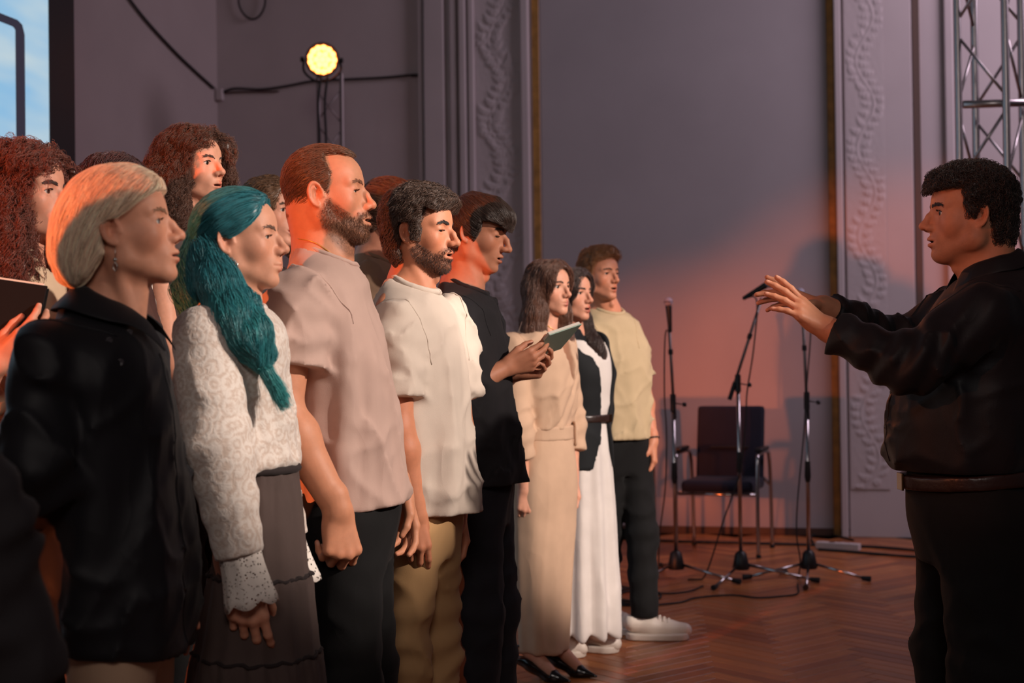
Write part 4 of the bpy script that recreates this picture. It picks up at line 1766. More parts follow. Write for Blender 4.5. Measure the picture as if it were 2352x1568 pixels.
# ------------------------------------------------------------------ microphone stands
def mic_stand(hub, dep, top, boom0, boom1, micp, feet, label, mlabel, cable, clabel, tilt=None):
    """pixels: hub, top of the fixed tube, lower and upper end of the boom, microphone head, feet"""
    P = lambda xy, dd=0.0: view_point(xy[0], xy[1], dep + dd)
    hb = P(hub)
    base = npv(hb[0], dep, 0)
    root = empty('microphone_stand', tuple(base), 0, label=label, cat='mic stand', group='microphone stands in front of the wall')
    rel = lambda v: np.asarray(v) - base
    chrome = material('chrome', lin(180, 176, 178), .18, 1)
    h = rel(hb)
    hz = .115
    MB().lathe([(.045, hz - .06), (.05, hz - .05), (.034, hz + .03), (.020, hz + .045)], (h[0], 0, 0), None, 20).build('hub', BLACKP, root, smooth=True, auto=40)
    tp = rel(P(top))
    MB().tube([(h[0], 0, hz + .02), tp], .0115, 10).build('pole', chrome, root, smooth=True)
    mid = npv(h[0], 0, hz) * .45 + tp * .55
    ax = unit(tp - npv(h[0], 0, hz))
    MB().tube([mid - ax * .06, mid - ax * .03, mid + ax * .06], [.013, .019, .015], 10).build('clutch', BLACKP, root, smooth=True, auto=40)
    jt = MB()
    jt.tube([tp - ax * .05, tp + ax * .05], .017, 10)
    jt.build('joint', BLACKP, root, smooth=True, auto=40)
    kn = MB()
    kn.tube([tp, tp + npv(.06, -.01, -.01)], .004, 6)
    kn.lathe([(.010, -.012), (.013, 0), (.010, .012)], tp + npv(.065, -.01, -.01), None, 10)
    kn.build('knob', BLACKP, root, smooth=True)
    b0, b1 = rel(P(boom0)), rel(P(boom1))
    MB().tube([b0, b1], .009, 8).build('boom', material('boom_grey', lin(116, 108, 106), .4, .6), root, smooth=True)
    ba = unit(b1 - b0)
    MB().tube([b0 - ba * .005, b0 + ba * .10], .013, 8).build('counterweight', BLACKP, root, smooth=True, auto=40)
    m2 = b0 + (b1 - b0) * .62
    MB().tube([m2 - ba * .015, m2 + ba * .015], .014, 8).build('collar', BLACKP, root, smooth=True, auto=40)
    for fx in feet:
        d = rel(P(fx))
        # the foot stands on the floor on the sight line of its pixel
        dv = _CM[:3, :3] @ npv((fx[0] - 1176) / F_PX, -(fx[1] - 784) / F_PX, -1)
        tt = -(_CM[2, 3] - .012) / dv[2]
        g = _CM[:3, 3] + dv * tt
        g = rel(g)
        dirv = unit(npv(g[0] - h[0], g[1], 0))
        Lg = min(.42, max(.30, math.hypot(g[0] - h[0], g[1])))
        e = npv(h[0], 0, .016) + dirv * Lg
        MB().tube([npv(h[0], 0, hz - .03) + dirv * .03, e], .0085, 8).build('leg', chrome, root, smooth=True)
        MB().tube([e - dirv * .02 + npv(0, 0, .002), e + dirv * .03], [.013, .016], 8).build('rubber_foot', RUBBER, root, smooth=True, auto=40)
    # the microphone in its clip
    mp = P(micp)
    mroot = empty('microphone', tuple(mp), 0, label=mlabel, cat='microphone', group='microphones on the stands')
    tail = base + b1 - mp
    a = unit(-tail) if tilt is None else unit(tilt)
    u_ = unit(np.cross(a, (0, 1, 0)))
    Rm = np.stack([u_, np.cross(a, u_), a], 1)
    MB().lathe([(.004, -.026), (.018, -.022), (.0255, -.010), (.0265, .0), (.0245, .012), (.016, .022), (.004, .026)], (0, 0, 0), Rm, 20).build('grille', material('mic_grille', lin(190, 184, 200), .55, .1, bump=.8, bscale=700), mroot, smooth=True)
    MB().lathe([(.0268, -.003), (.0275, 0), (.0268, .003)], (0, 0, 0), Rm, 20).build('ring', material('mic_ring', lin(110, 104, 112), .35, .8), mroot, smooth=True)
    MB().lathe([(.011, -.175), (.012, -.16), (.0175, -.045), (.019, -.030), (.016, -.020)], (0, 0, 0), Rm, 16).build('handle', BLACKP, mroot, smooth=True, auto=40)
    cpt = [np.array(v) for v in ([mp - a * .175] + [P(c_, -.03) for c_ in cable])]
    pl = spline(cpt, 70)
    pl[:, 2] = np.maximum(pl[:, 2], .006)
    MB().tube(pl, .0045, 6).build('cable', RUBBER, smooth=True, label=clabel, cat='cable', group='microphone cables')


mic_stand((1553, 1297), 8.25, (1546, 925), (1549, 960), (1535, 715), (1535, 693), [(1497, 1332), (1690, 1336), (1520, 1300)],
          'microphone stand nearest the singers with an almost upright boom', 'microphone with grey ball head upright on the stand nearest the singers',
          [(1528, 770), (1526, 900), (1531, 1000), (1528, 1120), (1515, 1230), (1512, 1330)], 'cable hanging down the stand nearest the singers', tilt=(-.05, 0, 1))
mic_stand((1702, 1300), 8.2, (1695, 880), (1676, 916), (1750, 684), (1767, 650), [(1628, 1355), (1890, 1334), (1745, 1320)],
          'middle microphone stand with its boom slanting up to the right', 'tilted microphone at the upper end of the slanting boom',
          [(1738, 690), (1731, 800), (1716, 900), (1713, 960), (1700, 1080), (1660, 1200), (1620, 1320), (1580, 1358)], 'cable drooping from the slanting boom to the floor', tilt=(.86, -.1, .5))
mic_stand((1858, 1299), 8.2, (1853, 920), (1855, 960), (1843, 700), (1838, 672), [(1848, 1362), (1988, 1330), (1718, 1326)],
          'microphone stand on the right, its top behind the conductor\'s hands', 'microphone mostly hidden behind the conductor\'s hands',
          [(1862, 760), (1852, 900), (1846, 1000), (1832, 1150), (1830, 1230), (1838, 1290), (1830, 1345)], 'cable hanging down the right-hand stand', tilt=(-.2, 0, .98))


def floor_pt(px, py, z=.006):
    dv = _CM[:3, :3] @ npv((px - 1176) / F_PX, -(py - 784) / F_PX, -1)
    t = -(_CM[2, 3] - z) / dv[2]
    return _CM[:3, 3] + dv * t


def floor_cable(pts, label, r=.005):
    MB().tube(spline([floor_pt(*p) for p in pts], 120), r, 6).build('cable', RUBBER, smooth=True, label=label, cat='cable', group='cables on the floor')


loop = []
for t in np.linspace(0, 5 * 2 * math.pi, 60):
    loop.append((1450 + (48 + 10 * math.sin(t * .37)) * math.cos(t) + 14 * math.sin(t * .21), 1368 + (15 + 4 * math.sin(t * .5)) * math.sin(t)))
floor_cable(loop, 'heap of coiled black cable on the floor by the white sneaker')
floor_cable([(1405, 1389), (1480, 1390), (1560, 1383), (1600, 1372), (1680, 1366), (1740, 1372), (1800, 1368), (1832, 1362), (1832, 1340)], 'black cable curving over the parquet from the heap to the stands')
floor_cable([(1400, 1340), (1450, 1350), (1520, 1362), (1580, 1358), (1615, 1345)], 'short black cable leading to the coiled heap')
floor_cable([(1400, 1236), (1550, 1243), (1700, 1247), (1850, 1251), (2000, 1256), (2140, 1268), (2300, 1290)], 'thick black cable lying along the foot of the wall', .012)
floor_cable([(1880, 1262), (1960, 1268), (2060, 1276), (2180, 1284), (2300, 1300)], 'second black cable lying along the wall at the right', .012)
floor_cable([(1868, 1246), (1862, 1232), (1890, 1226), (1930, 1233), (1960, 1240)], 'cable curling behind the white power strip', .008)
a, b = floor_pt(1876, 1258), floor_pt(1975, 1264)
ps = empty('power_strip', tuple((a + b) / 2), math.atan2(b[1] - a[1], b[0] - a[0]), label='white power strip on the floor beside the right pilaster', cat='power strip')
Lp = np.linalg.norm(b - a)
pw = material('white_plastic', lin(200, 190, 190), .5)
MB().box((0, 0, .022), (Lp, .06, .044), None, .006).build('case', pw, ps)
for i in range(4):
    MB().lathe([(.02, 0), (.02, .002), (.017, .002)], (-Lp * .36 + i * Lp * .22, 0, .044), None, 16).build('socket', BLACKP if i == 1 else pw, ps)


# ------------------------------------------------------------------ tall man with cropped hair, dusty pink T-shirt
def person_tall_man():
    pr = Person('tall bearded man with cropped hair in a dusty pink T-shirt and black trousers', -0.43, 3.63, 0, 1.83)
    beard = [(.016, -.020), (.049, -.050), (.072, -.072), (.080, -.056), (.13, -.047), (.13, -.16), (.05, -.16), (.004, -.105), (-.008, -.06)]
    hd = pr.head((-0.04, 0, 1.712), (0, -2, -2), 1.07, h=.0027, neck=0.070, nbase=(-0.045, 0, 1.545), beard=0.75, beard_col=lin(84, 52, 36), beard_poly=beard,
                 nose=1.0, ndrop=0.001, jaw=1.05, brow=1.1, mo=0.006, eo=0.42, fat=0.004, forehead=0.0, cheek=1.1, lipx=.006, chin=.008,
                 brow_col=lin(130, 84, 58), brow_n=70, gaze=(1, 0, -0.25))
    poly = [(.067, .080), (.039, .087), (.006, .085), (.012, .059), (.026, .033), (.017, .008), (.012, -.030), (.000, -.026), (-.002, .006), (-.028, .012),
            (-.038, -.03), (-.044, -.062), (-.064, -.085), (-.14, -.07), (-.14, .06), (-.09, .14), (.0, .15), (.07, .13), (.10, .09)]

    def cap(q):
        d = hd.skull(q)
        d = smin(d, ell(q, (-.035, 0, -.045), (.056, .054, .06)), 0.02)
        t = 0.004 + 0.006 * np.clip(q[:, 2] / .1, 0, 1)
        return smax(d - t + 0.002 * vnoise(q * 160), poly2d(q[:, 0], q[:, 2], poly), 0.006)
    pr.hair(cap, (-.13, -.1, -.1), (.1, .1, .14), lin(112, 78, 56), 14000,
            lambda p: np.stack([-.75 + 0 * p[:, 0], p[:, 1] * 4, -.1 - 5 * np.maximum(0, .07 - p[:, 2])], 1), 0.022, steps=5, rad=0.00036, off=(0, .004), jit=.16, base=.8)
    pr.stubble(beard, lin(110, 70, 46), 7000, 0.0045, 0.00030)
    # arms
    Sr, Er, Wr = (-.085, -.195, 1.475), (-.120, -.232, 1.165), (.010, -.240, .930)
    Sl, El, Wl = (-.045, .175, 1.475), (.01, .185, 1.18), (.130, .150, .935)
    pr.arm(S=Sr, E=Er, W=Wr, hx=(.12, .05, -1), hz=(.55, -.83, .08), side=-1, start=.35, rad=(.054, .047, .051, .034), curl='fist', thumb=(-25, 30), hsize=1.17)
    pr.arm(S=Sl, E=El, W=Wl, hx=(.12, 0, -1), hz=(.5, .9, 0), side=1, start=.35, rad=(.054, .047, .051, .031), curl='relaxed', thumb=(-18, 20), hsize=1.06)
    pr.core(feet=((0.02, .12), (-.02, -.12)))
    pr.build_body()
    mat = cloth('dusty_pink', lin(188, 158, 146))
    secs = [(.885, .022, 0, .142, .188), (.95, .018, 0, .143, .188), (1.05, .004, 0, .143, .188), (1.2, -.010, 0, .140, .190), (1.32, -.025, 0, .135, .196),] + top_secs(-.045, 1.545, .175)

    def chestfold(p):
        # long soft folds falling from the chest and raking up to the arm
        a = 0.010 * np.exp(-(((p[:, 0] - .02 - (p[:, 2] - 1.2) * .10) / .022) ** 2)) * np.clip((1.42 - p[:, 2]) * 4, 0, 1)
        b = 0.008 * np.exp(-(((p[:, 0] - .085 - (p[:, 2] - 1.2) * .05) / .016) ** 2)) * np.clip((1.40 - p[:, 2]) * 4, 0, 1)
        return (a + b) * (p[:, 1] < 0)
    tee(pr, secs, [(Sr, Er), (Sl, El)], mat, sl_r=(.082, .092), sl_end=.66, ncen=(-.038, 0, 1.55), nrx=.079, nry=.080, ntilt=24, folds=(chestfold,), hemtilt=.12, seed=2, sleeve_fold=.006, drape=(.009, 9))
    ring = drape_on(pr.headf, [(.045, -.02, 1.505), (.0, -.07, 1.54), (-.055, -.074, 1.575), (-.10, -.05, 1.59)], .0014)
    MB().tube(ring, .0014, 6).build('necklace', material('gold', lin(214, 160, 80), .3, .5), pr.root, smooth=True)
    trousers(pr, .01, [(0.02, .11), (-.02, -.11)], cloth('black_trousers', lin(14, 13, 14), noise=.15), .96, hipr=(.14, .18), thigh=.105, knee=.088, ankle=.075)
    for x, y in ((0.02, .12), (-.02, -.12)):
        shoe(pr, x, y, mat=material('black_leather', lin(20, 18, 18), .4), h=.01)
    return pr





# ------------------------------------------------------------------ the conductor
BLACK_SHIRT = cloth('black_shirt', lin(25, 24, 28), rough=.55, noise=.15, bump=.5, wr=8)
BLACK_TROUSERS = cloth('black_trousers', lin(14, 13, 14), noise=.15)
BLACK_BTN = material('button_black', lin(20, 18, 20), .25)
GOLD = material('gold', lin(214, 160, 80), .3, .5)
SILVER = material('silver', lin(200, 196, 190), .25, 1)


def hairflow(back=-.7, down=.4, side=3.0):
    return lambda p: np.stack([back + 0 * p[:, 0], p[:, 1] * side, -down - 4 * np.maximum(0, .06 - p[:, 2])], 1)


def person_conductor():
    Y = 3.755
    X = view_point(2230, 800, Y)[0]
    pr = Person('stout conductor in a black shirt and trousers raising both open hands', X, Y, 180, 1.775, group=None)
    hc = pr.at(2224, 490, 0)
    nb = (hc[0] - .055, 0, 1.478)
    hd = pr.head(hc, (0, -1, -6), 1.06, neck=.071, nbase=nb, nose=1.05, nz=.003, jaw=1.12, fat=.012, mo=.004, eo=.9, cheek=1.2, chin=-.002, lip=1.05, w=1.05, beard=.25, beard_col=lin(70, 48, 40),
                 beard_poly=[(.016, -.020), (.049, -.050), (.072, -.072), (.080, -.052), (.13, -.047), (.13, -.13), (.05, -.12), (.004, -.085), (-.008, -.06)],
                 brow_col=lin(34, 24, 22), brow_n=130, iris=lin(50, 36, 28))
    S_ = 870 * 1.06
    flip = lambda pts: [(2 * 2224 - x, y) for x, y in pts]
    poly = side_poly(flip([(2140, 436), (2175, 430), (2203, 432), (2206, 468), (2211, 503), (2220, 503), (2226, 480), (2255, 476), (2268, 520), (2264, 560), (2290, 585),
                           (2380, 570), (2385, 420), (2300, 350), (2200, 350), (2120, 400), (2128, 440)]), (2224, 490), S_)

    def cap(q):
        d = hd.skull(q)
        d = smin(d, ell(q, (-.04, 0, -.04), (.062, .06, .065)), .02)
        t = .012 + .012 * np.clip((q[:, 2] + .02) / .1, 0, 1)
        bl = ell(q, (.064, 0, .080), (.030, .052, .019))
        d = smin(d - t, bl, .015)
        return smax(d + .009 * (vnoise(q * 60) - .5) + .004 * (vnoise(q * 150) - .5), poly2d(q[:, 0], q[:, 2], poly), .008)
    pr.hair(cap, (-.15, -.12, -.12), (.13, .12, .16), lin(36, 24, 20), 6000, hairflow(-.3, .2), .035, steps=7, rad=.0006, off=(0, .006), jit=.5, curl=.004, wave=.025, base=.8)
    # arms: raised, palms towards the singers
    Sl, Sr = pr.at(2255, 715, -.19), pr.at(2195, 715, .19)
    El, Wl = pr.at(2092, 838, -.22), pr.at(1903, 757, -.13)
    Er, Wr = pr.at(2075, 800, .20), pr.at(1893, 706, .06)
    hl = pr.at(1815, 690, -.13) - Wl
    hr = pr.at(1775, 672, .06) - Wr
    flat = [(-6, 8, 6), (0, 10, 6), (4, 12, 8), (8, 16, 10)]
    flat2 = [(-14, 6, 4), (10, 12, 8), (14, 14, 8), (18, 16, 10)]
    pr.arm(S=Sl, E=El, W=Wl, hx=hl, hz=(.45, .35, .9), side=1, start=1.75, rad=(.05, .047, .05, .033), curl=flat, thumb=(22, -12), spread=3, hsize=1.03)
    pr.arm(S=Sr, E=Er, W=Wr, hx=hr, hz=(.35, -.25, .9), side=-1, start=1.75, rad=(.05, .047, .05, .033), curl=flat2, thumb=(10, -5), spread=4, hsize=1.0)
    feet = ((-.02, .13), (.02, -.13))
    pr.core(feet)
    pr.build_body()
    secs = [(.955, .02, 0, .165, .19), (1.0, .025, 0, .19, .205), (1.08, .022, 0, .20, .215), (1.18, .012, 0, .195, .215), (1.28, -.015, 0, .175, .212)] + \
        [(1.37, -.04, 0, .15, .215), (1.43, -.055, 0, .125, .19), (1.475, -.065, 0, .098, .135), (1.52, -.09, 0, .05, .065)]
    nc = (nb[0] - .012, 0, 1.475)
    o, f, base = tee(pr, secs, [(Sl, El, Wl), (Sr, Er, Wr)], BLACK_SHIRT, name='shirt', sl_r=(.088, .074, .048), sl_end=.93, ncen=nc, nrx=.080, nry=.084, ntilt=24, ring=False,
                     drape=(.004, 9), sleeve_fold=.0045, seed=4)
    shirt_collar(pr, base, nc, 24, .080, .084, BLACK_SHIRT, o, gap=2, stand=.030, leaf=.030, point=.05, spreadf=.75)
    for z in (1.36, 1.27, 1.18, 1.09):
        p = on_surface(f, (.4, .0, z), (-1, 0, 0), .4)
        button(p, (1, 0, .05), BLACK_BTN, o)
    placket = np.array([on_surface(f, (.4, .016, z), (-1, 0, 0), .4) for z in np.linspace(1.0, 1.40, 26)])
    MB().tube(placket, .0022, 6).build('placket', BLACK_SHIRT, o, smooth=True)
    belt = material('belt_leather', lin(44, 28, 24), .35, bump=.3, bscale=120)

    def bf(p):
        d = lfb(p)
        return smax(d, np.abs(p[:, 2] - .955 + .06 * p[:, 0]) - .019, .003)
    lfb = Loft([(.90, .01, 0, .178, .196), (.96, .015, 0, .176, .194), (1.02, .02, 0, .176, .194)])
    b = pr.garment('belt', bf, (-.2, -.23, .9), (.23, .23, 1.02), .006, belt)
    MB().box((.192, 0, .945), (.006, .05, .045), bev=.002).build('buckle', material('buckle_brass', lin(120, 90, 60), .3, 1), b)
    trousers(pr, .015, feet, BLACK_TROUSERS, .97, hipr=(.168, .195), thigh=.118, knee=.098, ankle=.078, hz=.86, hipx=.0)
    simple_shoes(pr, feet)
    return pr


# ------------------------------------------------------------------ front row
def person_blonde():
    Y = 2.79
    X = view_point(240, 800, Y)[0]
    pr = Person('woman with a short blonde bob in an open black shirt over beige trousers', X, Y, 4, 1.66, female=True, skin=lin(207, 145, 117))
    hc = pr.at(281, 521, 0)
    nb = (.012, 0, 1.372)
    hd = pr.head(hc, (0, -8, 2), 1.0, neck=.050, nbase=nb, nose=.95, nz=.002, jaw=.95, brow=.8, mo=.003, eo=.62, chin=.002, lip=1.0, lipx=.002, w=.98, brow_col=lin(150, 112, 84), brow_n=60, iris=lin(90, 96, 100))
    o_ = (281, 521)
    poly = side_poly([(372, 434), (352, 448), (330, 466), (306, 488), (282, 506), (262, 514), (246, 528), (246, 560), (252, 585), (240, 605), (215, 640), (190, 660),
                      (110, 640), (100, 540), (130, 430), (200, 380), (300, 370), (372, 405)], o_, 1150, 8)

    def cap(q):
        d = hd.skull(q) - .018
        d = smin(d, ell(q, (-.062, 0, -.035), (.082, .086, .100)), .03)
        return smax(d + .005 * (vnoise(q * npv(25, 90, 25)) - .5), poly2d(q[:, 0], q[:, 2], poly), .012)

    def flow(p):
        v = np.stack([-.55 - 2.0 * (p[:, 0] > .0) * 0 + 0 * p[:, 0], p[:, 1] * 5, -.55 - 5 * np.maximum(0, .05 - p[:, 2])], 1)
        return v

    pr.hair(cap, (-.18, -.12, -.16), (.12, .12, .14), lin(244, 214, 184), 8000, flow, .07, steps=8, rad=.0006, off=(0, .004), jit=.10, base=.85, rough=.34)
    # earring
    e = hd.world((-.006, -.086, -.046))
    mb = MB()
    mb.tube([e, e + npv(0, -.002, -.020)], .0008, 6)
    mb.lathe([(.0005, -.005), (.004, -.002), (.0045, .001), (.0005, .005)], e + npv(0, -.002, -.024), None, 10)
    mb.tube(spline([e + npv(0, -.002, -.029), e + npv(.004, -.002, -.037), e + npv(0, -.002, -.046), e + npv(-.004, -.002, -.037), e + npv(0, -.002, -.029)], 20), .0009, 6)
    mb.build('earring', SILVER, pr.root, smooth=True)
    S1, E1, W1 = pr.at(112, 805, -.13), pr.at(82, 1090, -.17), pr.at(25, 1235, -.05)
    S2, E2, W2 = (.03, .125, 1.325), (.06, .110, 1.06), (.10, .09, .84)
    pr.arm(S=S1, E=E1, W=W1, hx=(.1, 0, -1), hz=(0, -1, 0), side=-1, start=1.8, rad=(.04, .036, .038, .025), h=.005, hsize=.92)
    pr.arm(S=S2, E=E2, W=W2, hx=(.1, 0, -1), hz=(0, 1, 0), side=1, start=1.8, rad=(.04, .036, .038, .025), h=.006, hsize=.92)
    feet = ((0.02, .09), (-.02, -.09))
    pr.core(feet)
    pr.build_body()
    secs = [(.715, .025, 0, .142, .175), (.80, .022, 0, .146, .18), (.95, .018, 0, .140, .175), (1.1, .022, 0, .122, .17), (1.19, .016, 0, .118, .168)] + top_secs(.0, 1.372, .155)
    nc = (.012, 0, 1.375)
    o, f, base = tee(pr, secs, [(S1, E1, W1), (S2, E2, W2)], BLACK_SHIRT, name='shirt', sl_r=(.070, .074, .052), sl_end=.93, ncen=nc, nrx=.070, nry=.066, ntilt=20, ring=False, drape=(.010, 7), seed=6, sleeve_fold=.005, hemtilt=-.10)
    shirt_collar(pr, base, nc, 20, .068, .064, BLACK_SHIRT, o, gap=3, stand=.030, leaf=.042, point=.05)
    for px, py in ((297, 763), (251, 782), (277, 832)):
        p0 = pr.at(px, py, -.35)
        p = on_surface(f, p0, pr.at(px, py, .3) - p0, .6)
        button(p, p0 - p, material('button_smoke', lin(70, 66, 70), .2), o, .0065)
    for z in (.92, .84):
        p = on_surface(f, (.35, -.06, z), (-1, .1, 0), .4)
        button(p, (1, -.4, 0), BLACK_BTN, o, .006)
    placket = np.array([on_surface(f, (.4, -.055, z), (-1, .1, 0), .4) for z in np.linspace(.72, 1.30, 30)])
    MB().tube(placket, .003, 6).build('placket', BLACK_SHIRT, o, smooth=True)
    trousers(pr, .03, feet, cloth('beige_trousers', lin(196, 164, 136)), .90, hipr=(.118, .155), thigh=.088, knee=.07, ankle=.06, hipx=.025, h=.012)
    simple_shoes(pr, feet)
    return pr


def person_teal():
    Y = 3.17
    X = view_point(540, 800, Y)[0]
    pr = Person('woman with long wavy teal hair in a white lace blouse and dark tiered skirt', X, Y, 0, 1.68, female=True, skin=lin(209, 149, 121))
    hc = pr.at(549, 547, 0)
    nb = (.0, 0, 1.415)
    hd = pr.head(hc, (0, -2, -3), .955, neck=.047, nbase=nb, nose=.95, nz=.003, jaw=.93, brow=.75, mo=.002, eo=.5, chin=.0, lip=1.0, w=.98, brow_col=lin(110, 84, 70), brow_n=60, iris=lin(60, 50, 44), gaze=(1, 0, -.1))
    o_, s_ = (549, 547), 1010 * .955
    poly = side_poly([(612, 470), (606, 498), (590, 520), (566, 540), (546, 552), (530, 548), (510, 556), (505, 590), (515, 640), (470, 640), (420, 600), (430, 470), (480, 415), (560, 405), (620, 440)], o_, s_, 2)

    def cap(q):
        d = hd.skull(q) - .014
        return smax(d + .004 * (vnoise(q * npv(30, 90, 60)) - .5), poly2d(q[:, 0], q[:, 2], poly), .010)

    def flow(p):
        return np.stack([-.8 + 0 * p[:, 0], p[:, 1] * 2, -.35 - 3 * np.maximum(0, .05 - p[:, 2])], 1)
    teal = lin(32, 112, 122)

    def tip(V, C):
        a = np.clip((-.06 - V[:, 2]) / .2, 0, 1)[:, None]
        C2 = np.array(lin(66, 160, 158)) * (C.sum(1, keepdims=True) / sum(teal))
        return C * (1 - a) + C2 * a
    pr.hair(cap, (-.14, -.12, -.14), (.12, .12, .15), teal, 6000, flow, .06, steps=8, rad=.0006, off=(0, .003), jit=.08, base=.6, tips=tip)
    L = lambda px, py, y: ((npv(*pr.at(px, py, y)) - hd.c) @ hd.R) / hd.s

    def locks(q):
        d = chain(q, [L(470, 555, 0), L(454, 620, -.03), L(447, 675, -.05), L(438, 710, -.06)], [.030, .032, .026, .008], .03)
        d = smin(d, chain(q, [L(474, 572, -.05), L(498, 650, -.09), L(528, 725, -.135), L(562, 780, -.145), L(590, 822, -.140)], [.020, .024, .024, .017, .005], .03), .02)
        d = smin(d, chain(q, [L(500, 612, -.06), L(555, 690, -.085), L(594, 755, -.12), L(616, 800, -.115)], [.011, .016, .014, .004], .02), .02)
        w_ = vnoise(q * npv(26, 26, 9))
        return d + .022 * (w_ - .5) + .006 * (vnoise(q * npv(70, 70, 10)) - .5)

    def lflow(p):
        n = vnoise(p * npv(7, 7, 7) + 9)
        dx = np.where(p[:, 1] < -.055, .50, -.05)
        return np.stack([dx + (n - .5) * .35, -.12 + (vnoise(p * 8 + 4) - .5) * .4, -1 + 0 * n], 1)
    pr.hair(locks, npv(-.22, -.26, -.42), npv(.16, .06, .08), teal, 14000, lflow, .24, h=.006, steps=20, rad=.00048, off=(0, .014), jit=.10, curl=.0045, wave=.11, free=.5, base=.5, tips=tip, name='hair_lock', seed=8, lenvar=.3)
    hoop = hd.world((-.004, -.083, -.052))
    a = np.linspace(0, 2 * math.pi, 30)
    MB().tube(np.stack([hoop[0] + .018 * np.sin(a), hoop[1] + 0 * a, hoop[2] - .018 + .018 * np.cos(a)], 1), .0009, 6).build('earring', SILVER, pr.root, smooth=True)
    S1, E1, W1 = pr.at(470, 765, -.13), pr.at(496, 1030, -.175), pr.at(562, 1316, -.185)
    S2, E2, W2 = pr.at(580, 760, .110), pr.at(604, 1040, .105), pr.at(664, 1270, .09)
    pr.arm(S=S1, E=E1, W=W1, hx=(.10, .02, -1), hz=(.1, -1, .1), side=-1, start=1.8, rad=(.04, .036, .036, .024), curl='loose', thumb=(-10, 10), hsize=1.04)
    pr.arm(S=S2, E=E2, W=W2, hx=(.10, .0, -1), hz=(.2, 1, 0), side=1, start=1.8, rad=(.04, .036, .036, .024), hsize=.92, h=.004)
    feet = ((0.03, .09), (-.0, -.09))
    pr.core(feet, hipx=.04)
    pr.build_body()
    lace = lace_material()
    secs = [(1.025, .050, 0, .080, .130), (1.05, .048, 0, .092, .138), (1.10, .040, 0, .099, .141), (1.18, .028, 0, .100, .141), (1.25, .016, 0, .100, .143)] + top_secs(.0, 1.415, .152)[1:]
    nc = (.008, 0, 1.42)
    o, f, base = tee(pr, secs, [(S1, E1, W1), (S2, E2, W2)], lace, name='blouse', sl_r=(.070, .074, .050), sl_end=.86, ncen=nc, nrx=.062, nry=.060, ntilt=15, collar=.006, drape=(.004, 14), seed=9, sleeve_fold=.0022, h=.007, hemk=.03)
    # crocheted cuffs, scalloped at the hem
    for E, W, y in ((E1, W1, -1), (E2, W2, 1)):
        E, W = npv(*E), npv(*W)
        ax = unit(W - E)
        u0 = unit(np.cross(ax, (0, 1, 0)))
        v0 = np.cross(ax, u0)
        n = 36
        V, F = [], []
        Lc = nrm(W - E)
        for i in range(7):
            t = i / 6
            for j in range(n):
                a = 2 * math.pi * j / n
                r = .047 + .002 * t + .012 * t * t + .0015 * math.sin(a * 9)
                sc = .014 * abs(math.sin(a * 3)) * t
                V.append(E + ax * (Lc * .83 + t * .105 + sc) + u0 * r * math.cos(a) * .95 + v0 * r * math.sin(a) * .85)
        F = [(i * n + j, i * n + (j + 1) % n, (i + 1) * n + (j + 1) % n, (i + 1) * n + j) for i in range(6) for j in range(n)]
        mb = MB()
        mb.add(V, F)
        cf = mb.build('cuff', crochet_material(), o, smooth=True)
        md = cf.modifiers.new('thick', 'SOLIDIFY')
        md.thickness = .003
    sk = cloth('dark_brown_skirt', lin(80, 66, 62), noise=.12)

    def tiers(p, d):
        for z in (.815, .645, .42):
            u = p[:, 2] - z + .05 * p[:, 0]
            th = np.arctan2(p[:, 1], p[:, 0] - .04)
            d = d - .006 / (1 + np.exp(np.clip(u / .004, -30, 30))) - .004 * np.exp(-np.clip(-u, 0, 1) / .06) * (u < 0) * np.sin(th * 40 + 6 * vnoise(p * 14))
        return d - .0035 * np.exp(-np.clip(1.05 - p[:, 2], 0, 1) / .10) * np.sin(np.arctan2(p[:, 1], p[:, 0] - .05) * 46)
    so, sf = skirt(pr, [(.06, .02, 0, .185, .21), (.40, .03, 0, .155, .19), (.55, .036, 0, .138, .18), (.68, .042, 0, .122, .165), (.85, .050, 0, .100, .145), (.97, .054, 0, .088, .135), (1.06, .056, 0, .076, .12)], sk, pleats=(.006, 13), extra=tiers, label='dark brown tiered skirt', h=.008)
    for z in (.815, .645, .42):
        pts = []
        for k, a in enumerate(np.linspace(0, 2 * math.pi, 120, endpoint=False)):
            dv = npv(math.cos(a), math.sin(a), 0)
            zz = z - .05 * .04 - .05 * .14 * math.cos(a) + .003 * math.sin(k * 1.9)
            pts.append(on_surface(sf, npv(.04, 0, zz) + dv * .30, -dv, .30))
        ring_tube(np.array(pts)[::2] + np.random.default_rng(3).normal(0, .0012, (60, 3)), .0045, 6).build('ruffle', cloth('skirt_ruffle', lin(44, 36, 36)), so, smooth=True)
    MB().tube(spline([(.055 + .080 * math.cos(a), .122 * math.sin(a), 1.045) for a in np.linspace(0, 2 * math.pi, 25)], 60), .009, 8, cap=False).build('waistband', cloth('skirt_ruffle', lin(44, 36, 36)), pr.root, smooth=True)
    simple_shoes(pr, feet)
    return pr


